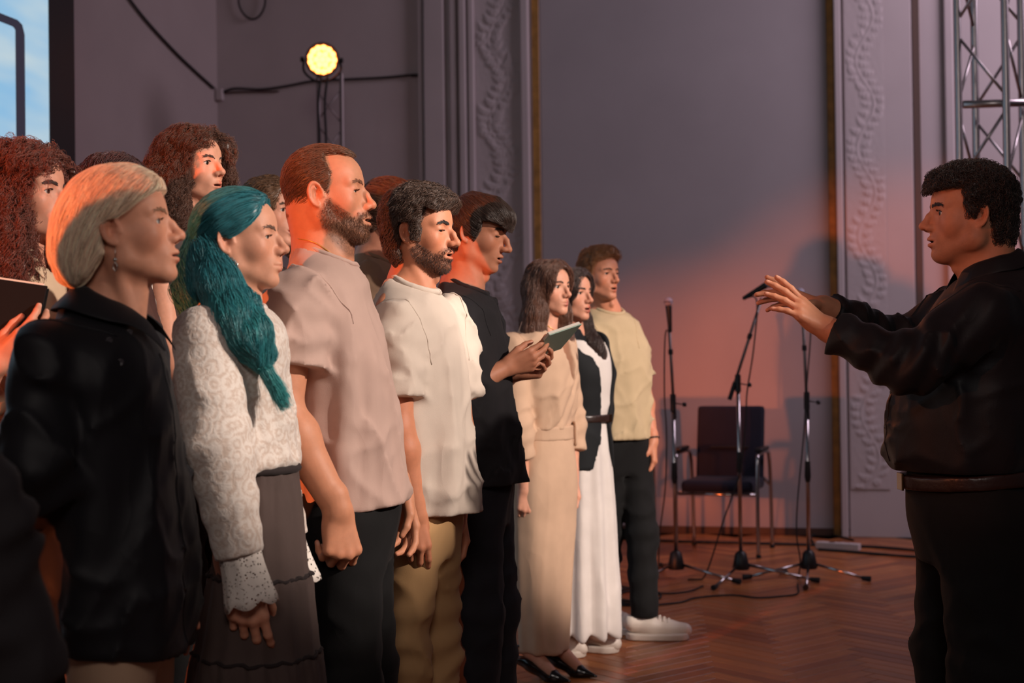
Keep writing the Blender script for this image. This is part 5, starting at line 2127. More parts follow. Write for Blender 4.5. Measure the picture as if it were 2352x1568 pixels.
def lace_material():
    m = material('white_lace', lin(226, 214, 204), .8, sheen=.3)
    nt = m.node_tree
    N, Lk = nt.nodes, nt.links
    b = N['Principled BSDF']
    tc = N.new('ShaderNodeTexCoord')
    vo = N.new('ShaderNodeTexVoronoi')
    vo.inputs['Scale'].default_value = 30
    Lk.new(tc.outputs['Object'], vo.inputs['Vector'])
    sn = N.new('ShaderNodeMath'); sn.operation = 'MULTIPLY'; sn.inputs[1].default_value = 17
    Lk.new(vo.outputs['Distance'], sn.inputs[0])
    si = N.new('ShaderNodeMath'); si.operation = 'SINE'
    Lk.new(sn.outputs[0], si.inputs[0])
    no = N.new('ShaderNodeTexNoise')
    no.inputs['Scale'].default_value = 75
    no.inputs['Distortion'].default_value = 1.5
    Lk.new(tc.outputs['Object'], no.inputs['Vector'])
    ad = N.new('ShaderNodeMath'); ad.operation = 'MULTIPLY_ADD'; ad.inputs[1].default_value = 0.16; 
    Lk.new(si.outputs[0], ad.inputs[0]); Lk.new(no.outputs['Fac'], ad.inputs[2])
    rp = N.new('ShaderNodeValToRGB')
    rp.color_ramp.elements[0].position = .30
    rp.color_ramp.elements[0].color = (*lin(202, 182, 168), 1)
    rp.color_ramp.elements[1].position = .62
    rp.color_ramp.elements[1].color = (*lin(222, 210, 200), 1)
    Lk.new(ad.outputs[0], rp.inputs[0])
    Lk.new(rp.outputs[0], b.inputs['Base Color'])
    bp = N.new('ShaderNodeBump'); bp.inputs['Strength'].default_value = .45; bp.inputs['Distance'].default_value = .003
    Lk.new(ad.outputs[0], bp.inputs['Height'])
    Lk.new(bp.outputs[0], b.inputs['Normal'])
    return m


def crochet_material():
    if 'crochet' in MATS:
        return MATS['crochet']
    m = material('crochet', lin(232, 222, 212), .85)
    nt = m.node_tree
    N, Lk = nt.nodes, nt.links
    b = N['Principled BSDF']
    tc = N.new('ShaderNodeTexCoord')
    vo = N.new('ShaderNodeTexVoronoi')
    vo.inputs['Scale'].default_value = 130
    Lk.new(tc.outputs['Object'], vo.inputs['Vector'])
    rp = N.new('ShaderNodeValToRGB')
    rp.color_ramp.interpolation = 'CONSTANT'
    rp.color_ramp.elements[0].color = (0, 0, 0, 1)
    rp.color_ramp.elements[1].position = .30
    rp.color_ramp.elements[1].color = (1, 1, 1, 1)
    Lk.new(vo.outputs['Distance'], rp.inputs[0])
    Lk.new(rp.outputs[0], b.inputs['Alpha'])
    return m


def person_wavy():
    Y = 4.08
    X = view_point(975, 800, Y)[0]
    yaw = -20
    pr = Person('man with wavy dark hair and beard in a cream T-shirt and tan trousers', X, Y, yaw, 1.77, skin=lin(199, 131, 99))
    hc = pr.at(968, 529, 0)
    nb = (hc[0] - .028, 0, 1.487)
    beard = [(.018, -.035), (.045, -.060), (.072, -.072), (.080, -.054), (.13, -.047), (.13, -.15), (.05, -.14), (.01, -.10), (-.002, -.06)]
    hd = pr.head(hc, (0, 2, 0), 1.0, neck=.056, nbase=nb, nose=1.12, nb=.002, ndrop=.002, jaw=.96, brow=1.15, mo=.005, eo=.28, slim=.95, beard=.55, beard_col=lin(64, 42, 34), beard_poly=beard,
                 brow_col=lin(34, 24, 20), brow_n=150, brow_w=1.3, gaze=(1, 0, -.3))
    o_, s_ = (968, 529), 800
    poly = side_poly([(1046, 472), (1030, 484), (1012, 474), (998, 478), (992, 500), (986, 520), (984, 552), (975, 550), (973, 512), (940, 506), (930, 540), (934, 580), (936, 600), (922, 608), (902, 580), (882, 520), (872, 470), (885, 420),
                      (960, 395), (1040, 410), (1075, 450)], o_, s_, -2)

    def cap(q):
        d = hd.skull(q)
        d = smin(d, ell(q, (-.042, 0, -.035), (.060, .058, .075)), .02)
        t = .018 + .012 * np.clip((q[:, 2]) / .08, 0, 1)
        d = smin(d - t, ell(q, (.066, -.005, .066), (.044, .058, .026)), .02)
        return smax(d + .010 * (vnoise(q * npv(45, 60, 60)) - .5) + .005 * (vnoise(q * 130) - .5), poly2d(q[:, 0], q[:, 2], poly), .010)
    pr.hair(cap, (-.16, -.12, -.16), (.14, .12, .16), lin(74, 52, 40), 8000, hairflow(-.35, .35), .045, steps=8, rad=.00055, off=(0, .008), jit=.20, curl=.0025, wave=.045, base=.7)
    pr.stubble(beard, lin(66, 42, 32), 4500, .0050, .00032)
    S1, E1, W1 = pr.at(908, 715, -.145), pr.at(916, 985, -.17), pr.at(955, 1178, -.150)
    S2, E2, W2 = pr.at(1030, 705, .14), pr.at(1056, 990, .16), pr.at(1052, 1172, .15)
    pr.arm(S=S1, E=E1, W=W1, hx=(.05, 0, -1), hz=pr_dir(pr, (.35, -1, 0)), side=-1, start=.4, rad=(.048, .041, .043, .028), curl='loose', thumb=(-15, 15))
    pr.arm(S=S2, E=E2, W=W2, hx=(.08, 0, -1), hz=pr_dir(pr, (.8, .5, 0)), side=1, start=.4, rad=(.048, .041, .043, .028), curl='relaxed', thumb=(-12, 15), h=.004)
    feet = ((-.03, .10), (-.08, -.09))
    pr.core(feet, hipx=-.015)
    pr.build_body()
    mat = cloth('cream', lin(204, 188, 174))
    secs = [(.825, .018, 0, .124, .162), (.90, .018, 0, .126, .162), (1.0, .014, 0, .124, .162), (1.15, .004, 0, .120, .165), (1.28, -.008, 0, .118, .172)] + top_secs(nb[0], 1.487, .168)
    tee(pr, secs, [(S1, E1), (S2, E2)], mat, sl_r=(.074, .082), sl_end=.74, ncen=(nb[0] + .004, 0, 1.49), nrx=.070, nry=.070, ntilt=24, collar=.010, seed=12, drape=(.010, 8))
    trousers(pr, -.01, feet, cloth('tan_trousers', lin(190, 150, 104)), .90, hipr=(.110, .142), thigh=.082, knee=.070, ankle=.062, folds=.010, hipx=-.02)
    simple_shoes(pr, feet)
    return pr


def pr_dir(pr, d):
    """hall direction -> figure frame"""
    a = pr.root.rotation_euler.z
    return npv(d[0] * math.cos(a) + d[1] * math.sin(a), -d[0] * math.sin(a) + d[1] * math.cos(a), d[2])


def person_reader():
    Y = 4.60
    X = view_point(1085, 800, Y)[0]
    pr = Person('young dark-haired man in a black T-shirt reading from a small notebook', X, Y, -8, 1.80, skin=lin(201, 135, 105))
    hc = pr.at(1096, 532, 0)
    nb = (hc[0] - .045, 0, 1.508)
    hd = pr.head(hc, (0, 12, -6), 1.02, neck=.056, nbase=nb, nose=1.22, nb=.004, ndrop=.003, jaw=.98, brow=1.1, mo=.005, eo=.18, slim=.94, brow_col=lin(36, 26, 22), brow_n=130, brow_w=1.2, gaze=(1, 0, -.4), lip=1.05)
    o_, s_ = (1096, 532), 735
    poly = side_poly([(1178, 536), (1160, 520), (1140, 512), (1124, 512), (1118, 530), (1098, 562), (1088, 545), (1072, 545), (1066, 570), (1056, 592), (1040, 596), (1020, 540), (1040, 470), (1090, 440), (1150, 455), (1195, 500)], o_, s_, -12)

    def cap(q):
        d = hd.skull(q)
        d = smin(d, ell(q, (-.042, 0, -.03), (.056, .056, .06)), .02)
        t = .014 + .012 * np.clip(q[:, 2] / .08, 0, 1)
        d = smin(d - t, ell(q, (.070, 0, .052), (.034, .062, .036)), .02)
        return smax(d + .006 * (vnoise(q * npv(40, 70, 40)) - .5), poly2d(q[:, 0], q[:, 2], poly), .010)
    pr.hair(cap, (-.16, -.12, -.14), (.14, .12, .16), lin(64, 46, 38), 6500, lambda p: np.stack([.85 - 6 * np.maximum(0, .02 - p[:, 0]) , p[:, 1] * 3, -.35 - 4 * np.maximum(0, .05 - p[:, 2])], 1), .06, steps=8, rad=.0006, off=(0, .004), jit=.12, base=.75)
    S1, E1, W1 = pr.at(1030, 705, -.14), pr.at(1048, 905, -.17), pr.at(1160, 845, -.09)
    S2, E2, W2 = pr.at(1110, 700, .15), pr.at(1120, 905, .17), pr.at(1178, 858, .05)
    d1 = pr.at(1250, 812, -.08) - W1
    d2 = pr.at(1250, 838, .05) - W2
    pr.arm(S=S1, E=E1, W=W1, hx=d1, hz=pr_dir(pr, (.1, -.85, -.45)), side=-1, start=.5, rad=(.044, .038, .040, .026), curl=[(18, 25, 15), (24, 34, 20), (30, 40, 22), (36, 46, 24)], thumb=(-18, 6))
    pr.arm(S=S2, E=E2, W=W2, hx=d2, hz=pr_dir(pr, (.1, .75, -.6)), side=1, start=.5, rad=(.044, .038, .040, .026), curl='hold', thumb=(-5, 10), h=.004)
    feet = ((0.02, .11), (-.02, -.11))
    pr.core(feet)
    pr.build_body()
    mat = cloth('black_tee', lin(36, 34, 37), noise=.1)
    secs = [(.865, .035, 0, .128, .19), (.95, .030, 0, .128, .19), (1.1, .016, 0, .122, .186), (1.25, .0, 0, .118, .186)] + top_secs(nb[0] + .0, 1.508, .178)
    tee(pr, secs, [(S1, E1), (S2, E2)], mat, sl_r=(.074, .088), sl_end=.92, ncen=(nb[0] + .006, 0, 1.51), nrx=.070, nry=.070, ntilt=24, collar=.009, seed=21, drape=(.009, 8))
    trousers(pr, .015, feet, cloth('dark_denim', lin(36, 35, 40), noise=.15, bump=.5), .93, hipr=(.128, .172), thigh=.105, knee=.098, ankle=.09, folds=.007)
    simple_shoes(pr, feet)
    # the notebook in his hands, a thing of its own
    A, Bq = view_point(1232, 800, Y - .06), view_point(1318, 770, Y + .02)
    cx = (A + Bq) / 2
    ux = unit(Bq - A)
    uy = unit(np.cross((0, 0, 1), ux))
    uz = np.cross(ux, uy)
    uy, uz = uy * .88 - uz * .47, uz * .88 + uy * .47
    Rm = np.stack([ux, uy, uz], 1)
    nbk = empty('notebook', tuple(cx), label='small pale green notebook held open by the man in the black T-shirt', cat='notebook')
    cov = material('notebook_cover', lin(150, 176, 160), .5)
    pag = material('paper', lin(226, 216, 204), .8)
    MB().box((0, 0, 0), (.130, .17, .004), Rm, .001).build('cover', cov, nbk)
    MB().box(uz * .007, (.126, .164, .009), Rm, .001).build('pages', pag, nbk)
    return pr


def person_wrap_dress():
    Y = 5.77
    X = view_point(1243, 800, Y)[0]
    pr = Person('woman with long brown hair in a beige belted wrap dress and black heels', X, Y, -30, 1.69, female=True, skin=lin(213, 153, 127))
    hc = pr.at(1262, 660, 0)
    nb = (hc[0] - .030, 0, 1.405)
    hd = pr.head(hc, (0, 0, -12), .95, h=.0030, chest=1.14, neck=.046, nbase=nb, nose=.95, jaw=.92, brow=.75, mo=.001, eo=.95, lip=1.05, w=.97, brow_col=lin(70, 48, 38), brow_n=90, iris=lin(54, 44, 38), lipcol=lin(170, 76, 74))
    brown = lin(98, 62, 46)

    def cap(q):
        d = hd.skull(q) - .016
        d = smin(d, ell(q, (-.04, 0, -.02), (.078, .088, .09)), .03)
        face = ell(q, (.075, 0, -.03), (.075, .062, .115))
        d = smax(d, -face, .012)
        w_ = 0
        for sd, yy in ((-1, -.080), (1, .080)):
            c = chain(q, [(-.02, yy * .9, -.02), (-.01, yy, -.11), (-.015, yy * 1.12, -.20), (-.04 if sd < 0 else .045, yy * 1.2, -.30)], [.034, .040, .042, .014], .03)
            d = smin(d, c, .03)
        d = smin(d, chain(q, [(-.07, 0, -.02), (-.085, 0, -.14), (-.09, -.03, -.26)], [.05, .06, .02], .03), .03)
        return d + .014 * (vnoise(q * npv(22, 22, 9)) - .5) + .006 * (vnoise(q * npv(80, 80, 16)) - .5)

    def flow(p):
        top = np.clip((p[:, 2] - .02) / .06, 0, 1)
        return np.stack([-.25 * top + .25 * (vnoise(p * 9) - .5), np.sign(p[:, 1]) * top * .9, -.6 - .4 * (1 - top)], 1)
    pr.hair(cap, (-.18, -.16, -.36), (.11, .16, .15), brown, 7000, flow, .14, h=.0055, steps=12, rad=.0007, off=(0, .005), jit=.10, curl=.003, wave=.07, base=.65)
    S1, E1, W1 = pr.at(1176, 790, -.12), pr.at(1188, 985, -.16), pr.at(1205, 1122, -.14)
    S2, E2, W2 = pr.at(1290, 785, .10), pr.at(1312, 975, .14), pr.at(1316, 1095, .10)
    pr.arm(S=S1, E=E1, W=W1, hx=(.15, 0, -1), hz=pr_dir(pr, (.2, -1, 0)), side=-1, start=1.3, rad=(.04, .035, .036, .023), curl='loose', hsize=.93)
    pr.arm(S=S2, E=E2, W=W2, hx=(.1, 0, -1), hz=pr_dir(pr, (.9, .4, 0)), side=1, start=1.3, rad=(.04, .035, .036, .023), curl='relaxed', hsize=.93, h=.004)
    f1, f2 = pr.at(1205, 1545, -.05), pr.at(1262, 1548, .02)
    feet = ((f1[0], min(f1[1], -.04)), (f2[0], max(f2[1], .04)))
    # bare lower legs and feet on heels
    def legs(p):
        d = None
        for (x, y) in feet:
            c = chain(p, [(x * .4, y * .8, .47), (x * .85 - .02, y, .28), (x - .01, y, .135), (x + .03, y, .115), (x + .12, y, .040)], [.046, .045, .028, .030, .022], .02)
            d = c if d is None else np.minimum(d, c)
        return d
    xs = [x for x, _ in feet]
    pr.skin_part(legs, (min(xs) - .15, -.2, 0.0), (max(xs) + .22, .2, .5), .005)
    pr.core(feet, ankz=.14)
    pr.build_body()
    mat = cloth('beige_dress', lin(198, 164, 138))
    secs = [(.975, .012, 0, .100, .130), (1.03, .012, 0, .106, .136), (1.12, .016, 0, .118, .150), (1.22, .018, 0, .122, .156)] + top_secs(nb[0] + .004, 1.405, .150)[1:]

    def wrap(p):
        # crossover folds running from the shoulder to the waist
        u = (p[:, 2] - 1.02) - (p[:, 1] + .08) * 1.5
        return .005 * np.sin(u * 55) * np.exp(-(u / .16) ** 2) * (p[:, 0] > 0)
    o, f, base = tee(pr, secs, [(S1, E1, W1), (S2, E2, W2)], mat, name='dress', sleeve_fold=.002, sl_r=(.060, .060, .056), sl_end=.50, ncen=(nb[0] + .008, 0, 1.405), nrx=.064, nry=.064, ntilt=22, collar=.005, vneck=(1.14, 1.40, .058, .03), ring=False, folds=(wrap,), seed=31, drape=(.004, 10), h=.008)
    secs2 = [(.105, -.01, 0, .105, .130), (.30, -.005, 0, .108, .145), (.60, .002, 0, .118, .166), (.80, .006, 0, .126, .172), (.92, .01, 0, .112, .150), (1.0, .012, 0, .098, .130)]

    def slit(p, d):
        u = p[:, 1] - .055
        return smax(d, -np.maximum(np.abs(u) - .006 - .02 * np.clip(.36 - p[:, 2], 0, 1), np.maximum(p[:, 2] - .36, -p[:, 0])), .004)
    skirt(pr, secs2, mat, name='dress_skirt', pleats=(.0025, 9), extra=slit)
    lb = Loft([(.93, .012, 0, .112, .146), (.98, .012, 0, .109, .142), (1.04, .013, 0, .112, .146)])
    b = pr.garment('belt', lambda p: smax(lb(p), np.abs(p[:, 2] - .982) - .030, .006), (-.14, -.17, .93), (.15, .17, 1.04), .007, mat)
    bp = npv(.098, .070, .975)
    bu = MB()
    a = np.linspace(0, 2 * math.pi, 28)
    px_ = np.sign(np.cos(a)) * np.abs(np.cos(a)) ** .5 * .020
    pz_ = np.sign(np.sin(a)) * np.abs(np.sin(a)) ** .5 * .045
    nn = unit((.7, .7, 0))
    tt = unit((-.7, .7, 0))
    bu.tube(bp + nn * .012 + px_[:, None] * tt + pz_[:, None] * npv(0, 0, 1), .006, 8, cap=False)
    bu.tube([bp + nn * .012 + npv(0, 0, .04), bp + nn * .012 - npv(0, 0, .04)], .003, 6)
    bu.build('buckle', mat, b, smooth=True)
    neckl = drape_on(pr.headf, [hd.world((.05, .0, -.20)), hd.world((.03, -.04, -.17)), hd.world((-.01, -.06, -.14)), hd.world((-.05, -.05, -.12))], .0016)
    MB().tube(neckl, .0016, 6).build('necklace', GOLD, pr.root, smooth=True)
    blk = material('black_patent', lin(18, 16, 17), .22, coat=.4)
    for (x, y) in feet:
        def fu(p, x=x, y=y):
            q = p - npv(x, y, 0)
            d = chain(q, [(-.035, 0, .090), (.04, 0, .060), (.12, 0, .022), (.205, 0, .010)], [.030, .031, .029, .005], .02)
            top = q[:, 2] - (.085 - .55 * np.clip(q[:, 0] - .02, 0, .5)) - .05 * (q[:, 0] > .13) - .04 * (q[:, 0] < -.04)
            d = smax(d, top, .004)
            d = smin(d, cone(q, (-.045, 0, .075), (-.050, 0, .0), .010, .004), .008)
            return smax(d, -q[:, 2], .002)
        pr.garment('high_heel_shoe', fu, (x - .12, y - .07, -.01), (x + .26, y + .07, .14), .004, blk)
    ax_, ay_ = feet[0]
    a = np.linspace(0, 2 * math.pi, 24)
    MB().tube(np.stack([ax_ - .012 + .033 * np.cos(a), ay_ + .033 * np.sin(a), .135 + .008 * np.cos(a)], 1), .005, 6).build('ankle_strap', blk, pr.root, smooth=True)
    return pr


def sneaker(pr, x, y, yaw, L=.30):
    white = material('white_leather', lin(222, 208, 196), .5, bump=.1, bscale=60)
    sole = material('white_rubber', lin(214, 200, 188), .6)
    o, R, c = shoe(pr, x, y, yaw, L=L, W=.056, mat=white, sole_mat=sole, h=.005, name='sneaker')
    W = lambda q: c + np.asarray(q, float) @ R.T
    for i in range(5):
        t = i / 4
        xx, zz = .024 + .080 * t, .116 - .026 * t
        MB().tube(spline([W((xx - .006, -.026, zz - .012)), W((xx, 0, zz + .003)), W((xx + .008, .026, zz - .012))], 9), .0055, 6).build('lace', sole, o, smooth=True)
    MB().tube(spline([W((.07, -.036, .045)), W((.12, -.030, .066)), W((.150, 0, .070)), W((.12, .036, .066)), W((.07, .042, .045))], 24), .0035, 6).build('toe_seam', white, o, smooth=True)
    return o


def person_jacket():
    Y = 6.19
    X = view_point(1336, 800, Y)[0]
    pr = Person('dark-haired woman in a black jacket over a long white dress and sneakers', X, Y, -32, 1.70, female=True, skin=lin(209, 147, 121))
    hc = pr.at(1313, 674, 0)
    nb = (hc[0] - .02, 0, 1.42)
    hd = pr.head(hc, (0, 0, -8), .96, h=.0032, chest=1.14, neck=.047, nbase=nb, jaw=.95, brow=.8, mo=.007, eo=.8, lip=1.1, brow_col=lin(46, 32, 28), brow_n=100, iris=lin(48, 36, 30), lipcol=lin(176, 62, 58))
    brown = lin(58, 38, 32)

    def cap(q):
        d = hd.skull(q) - .014
        d = smin(d, ell(q, (-.04, 0, -.02), (.075, .084, .09)), .03)
        d = smax(d, -ell(q, (.078, 0, -.03), (.075, .060, .112)), .012)
        for yy, x2 in ((-.078, .0), (.078, .05)):
            d = smin(d, chain(q, [(-.02, yy * .9, -.02), (-.005, yy, -.12), (x2, yy * 1.05, -.24), (x2 + .01, yy * .9, -.36)], [.032, .036, .040, .012], .03), .03)
        return d + .014 * (vnoise(q * npv(22, 22, 9)) - .5) + .006 * (vnoise(q * npv(80, 80, 16)) - .5)

    def flow(p):
        top = np.clip((p[:, 2] - .02) / .06, 0, 1)
        return np.stack([-.2 * top, np.sign(p[:, 1]) * top * .9, -.7 + 0 * top], 1)
    pr.hair(cap, (-.16, -.14, -.42), (.12, .14, .15), brown, 5000, flow, .14, h=.006, steps=12, rad=.0007, off=(0, .005), jit=.12, curl=.004, wave=.06, base=.7)
    S1, E1, W1 = pr.at(1282, 795, -.10), pr.at(1292, 950, -.14), pr.at(1310, 1080, -.10)
    S2, E2, W2 = pr.at(1370, 785, .06), pr.at(1382, 940, .07), pr.at(1382, 1062, .03)
    pr.arm(S=S1, E=E1, W=W1, hx=(.1, 0, -1), hz=pr_dir(pr, (.2, -1, 0)), side=-1, start=.6, rad=(.04, .035, .036, .023), hsize=.93, h=.005)
    pr.arm(S=S2, E=E2, W=W2, hx=(-.0, -.1, -1), hz=pr_dir(pr, (.9, -.2, 0)), side=1, start=.6, rad=(.04, .035, .036, .023), curl='relaxed', hsize=.93, h=.004)
    f1, f2 = pr.at(1290, 1480, -.04), pr.at(1335, 1480, .0)
    feet = ((f1[0] - .05, -.08), (f2[0] - .02, .07))
    pr.core(feet)
    pr.build_body()
    wht = cloth('white_dress', lin(214, 204, 198), rough=.7)
    secs = [(1.0, .01, 0, .092, .122), (1.12, .012, 0, .105, .138), (1.22, .014, 0, .112, .145), (1.30, .008, 0, .106, .142), (1.36, .0, 0, .09, .130)]
    lfb = Loft(secs)
    pr.garment('dress_bodice', lambda p: smax(lfb(p) - fold(p, 3, .004, (8, 8, 4)), -neck_cut(p, (.05, 0, 1.36), 30, .080, .085, .2), .006), (-.13, -.18, .98), (.16, .18, 1.40), .008, wht)
    skirt(pr, [(.085, -.03, 0, .175, .185), (.35, -.02, 0, .155, .175), (.65, -.005, 0, .130, .160), (.85, .0, 0, .112, .145), (1.02, .01, 0, .088, .118)], wht, name='dress_skirt', pleats=(.011, 11), seed=44)
    blk = cloth('black_jacket', lin(20, 22, 25), rough=.75, noise=.1)
    sj = [(.80, .0, 0, .128, .168), (.90, .002, 0, .122, .162), (1.02, .008, 0, .108, .142), (1.14, .010, 0, .122, .155), (1.24, .010, 0, .126, .160)] + top_secs(nb[0], 1.42, .152)[1:]
    ljk = Loft(sj)

    def jk(p):
        d = ljk(p) - fold(p, 7, .005, (8, 8, 4), 10, 10)
        for S, E, W in ((S1, E1, W1), (S2, E2, W2)):
            d = smin(d, smin(cone(p, S + npv(0, 0, -.01), E, .058, .052), cone(p, E, E + (W - E) * (.15), .052, .050), .02), .03)
        op = np.maximum(np.abs(p[:, 1]) - (.030 + .055 * np.clip((p[:, 2] - 1.02) / .3, 0, 1) + .07 * np.clip((.98 - p[:, 2]) / .2, 0, 1)), .02 - p[:, 0])
        d = smax(d, -op, .004)
        d = smax(d, -neck_cut(p, (nb[0] + .01, 0, 1.42), 20, .066, .064), .004)
        return smax(d, (.80 - .05 * np.clip(p[:, 0] * 8, -1, 1)) - p[:, 2], .006)
    pr.garment('jacket', jk, (-.18, -.32, .72), (.19, .32, 1.50), .008, blk)
    lb = Loft([(.98, .009, 0, .112, .147), (1.02, .009, 0, .111, .146), (1.06, .010, 0, .113, .148)])
    b = pr.garment('belt', lambda p: smax(lb(p), np.abs(p[:, 2] - 1.02) - .017, .004), (-.14, -.17, .98), (.15, .17, 1.06), .007, material('belt_leather', lin(44, 28, 24), .35))
    MB().box((.115, .03, 1.02), (.008, .045, .034), bev=.002).build('buckle', material('buckle_brass', lin(120, 90, 60), .3, 1), b)
    wv = unit(W2 - E2)
    ua = unit(np.cross(wv, (0, 1, 0)))
    ub = np.cross(wv, ua)
    a = np.linspace(0, 2 * math.pi, 20)
    MB().tube(W2 - wv * .02 + (np.cos(a)[:, None] * ua + np.sin(a)[:, None] * ub) * .029, .008, 6).build('wristwatch', material('watch_strap', lin(216, 196, 196), .5), pr.root, smooth=True)
    for (x, y) in feet:
        sneaker(pr, x, y, 0, .26)
    return pr


def person_far_man():
    Y = 6.6
    X = view_point(1418, 800, Y)[0]
    pr = Person('man with short auburn hair in a beige T-shirt, black trousers and white sneakers', X, Y, -55, 1.79, skin=lin(205, 135, 105))
    hc = pr.at(1378, 629, 0)
    nb = (hc[0] - .02, 0, 1.50)
    hd = pr.head(hc, (0, 0, 8), .99, h=.0032, neck=.058, nbase=nb, jaw=1.0, brow=1.1, mo=.007, eo=.6, slim=.95, chin=.003, brow_col=lin(90, 60, 44), brow_n=90, iris=lin(60, 56, 54), beard=.18, beard_col=lin(110, 70, 54),
                 beard_poly=[(.016, -.030), (.049, -.055), (.072, -.072), (.080, -.052), (.13, -.047), (.13, -.13), (.05, -.12), (.004, -.085), (-.008, -.06)])
    poly = [(.092, .088), (.080, .076), (.060, .066), (.036, .056), (.024, .024), (.014, -.012), (.002, -.010), (-.004, .010), (-.03, .010), (-.042, -.04), (-.06, -.075), (-.14, -.06), (-.14, .08), (-.06, .15), (.05, .15), (.12, .10)]

    def cap(q):
        d = hd.skull(q)
        d = smin(d, ell(q, (-.038, 0, -.04), (.054, .054, .055)), .02)
        t = .004 + .020 * np.clip((q[:, 2] - .02) / .08, 0, 1)
        d = smin(d - t, ell(q, (.050, .0, .098), (.032, .048, .022)), .025)
        return smax(d + .016 * (vnoise(q * npv(60, 60, 40)) - .5), poly2d(q[:, 0], q[:, 2], poly), .006)
    pr.hair(cap, (-.15, -.12, -.12), (.13, .12, .16), lin(158, 104, 64), 7000, hairflow(-.3, .1), .03, steps=6, rad=.0005, off=(0, .010), jit=.35, base=.7)
    S2, E2, W2 = pr.at(1440, 758, .09), pr.at(1476, 900, .07), pr.at(1499, 1012, .0)
    S1, E1, W1 = pr.at(1358, 765, -.07), pr.at(1352, 920, -.08), pr.at(1375, 1040, -.06)
    pr.arm(S=S2, E=E2, W=W2, hx=(.05, 0, -1), hz=pr_dir(pr, (.9, -.2, 0)), side=1, start=.5, rad=(.045, .039, .040, .026), curl='relaxed', h=.0035, thumb=(-10, 10))
    pr.arm(S=S1, E=E1, W=W1, hx=(.05, 0, -1), hz=pr_dir(pr, (-.5, -.9, 0)), side=-1, start=.5, rad=(.045, .039, .040, .026), h=.005)
    f1 = pr.at(1478, 1462, -.12)
    f2 = pr.at(1405, 1440, .10)
    # stance: near leg under the body, the other stepping aside
    def leg_feet():
        return [(f1[0], max(f1[1], .02)), (f2[0], min(f2[1], -.02))]
    lf = leg_feet()
    pr.core(lf)
    pr.build_body()
    mat = cloth('sand_tee', lin(190, 166, 132))
    secs = [(.885, .02, 0, .118, .158), (.96, .018, 0, .120, .16), (1.1, .012, 0, .116, .158), (1.25, .0, 0, .114, .165)] + top_secs(nb[0], 1.50, .160)
    tee(pr, secs, [(S1, E1), (S2, E2)], mat, sl_r=(.072, .080), sl_end=.78, ncen=(nb[0] + .004, 0, 1.50), nrx=.068, nry=.068, ntilt=24, collar=.009, seed=52, h=.008)
    trousers(pr, .01, lf, BLACK_TROUSERS, .93, hipr=(.120, .162), thigh=.09, knee=.074, ankle=.062, folds=.006, ankz=.10)
    for (x, y), yw in zip(lf, (50, 30)):
        sneaker(pr, x, y, yw, .30)
    wv = unit(W2 - E2)
    ua = unit(np.cross(wv, (0, 1, 0)))
    ub = np.cross(wv, ua)
    a = np.linspace(0, 2 * math.pi, 20)
    MB().tube(W2 - wv * .01 + (np.cos(a)[:, None] * ua + np.sin(a)[:, None] * ub) * .032, .004, 6).build('bracelet', material('black_leather', lin(20, 18, 18), .4), pr.root, smooth=True)
    return pr


# ------------------------------------------------------------------ back row on the riser


def long_hair_cap(hd, thick=.018, face=(.075, .062, .115), locks=(), noise=(.02, 24, .01, 70), near=None):
    def cap(q):
        d = hd.skull(q) - thick
        d = smin(d, ell(q, (-.042, 0, -.015), (.08, .088, .092)), .03)
        d = smax(d, -ell(q, (.078, 0, -.03), face), .012)
        for pts, rs in locks:
            d = smin(d, chain(q, pts, rs, .03), .03)
        if near is not None:
            d = smax(d, -ell(q, near[0], near[1]), .012)
        return d + noise[0] * (vnoise(q * noise[1]) - .5) + noise[2] * (vnoise(q * noise[3]) - .5)
    return cap


def downflow(p):
    top = np.clip((p[:, 2] - .02) / .06, 0, 1)
    return np.stack([-.2 * top + .5 * (vnoise(p * 12) - .5), np.sign(p[:, 1]) * top * .9 + .4 * (vnoise(p * 12 + 5) - .5), -.7 + 0 * top], 1)


def back_torso(pr, nb, sw, mat, name, arms=(), hem=.85, nrx=.07, nry=.07, vcut=0.0, ring=True, seed=60, sl_r=(.062, .066), sl_end=.7, ax=.112, ay=.155, h=.010, drape=(.006, 8)):
    secs = [(hem, .01, 0, ax, ay), (1.0 * pr.k, .01, 0, ax, ay), (1.2 * pr.k, .008, 0, ax, ay)] + top_secs(nb[0], nb[2], sw)
    return tee(pr, secs, arms, mat, name=name, sl_r=sl_r, sl_end=sl_end, ncen=(nb[0] + .006, 0, nb[2]), nrx=nrx, nry=nry, vcut=vcut, ring=ring, seed=seed, h=h, drape=drape)


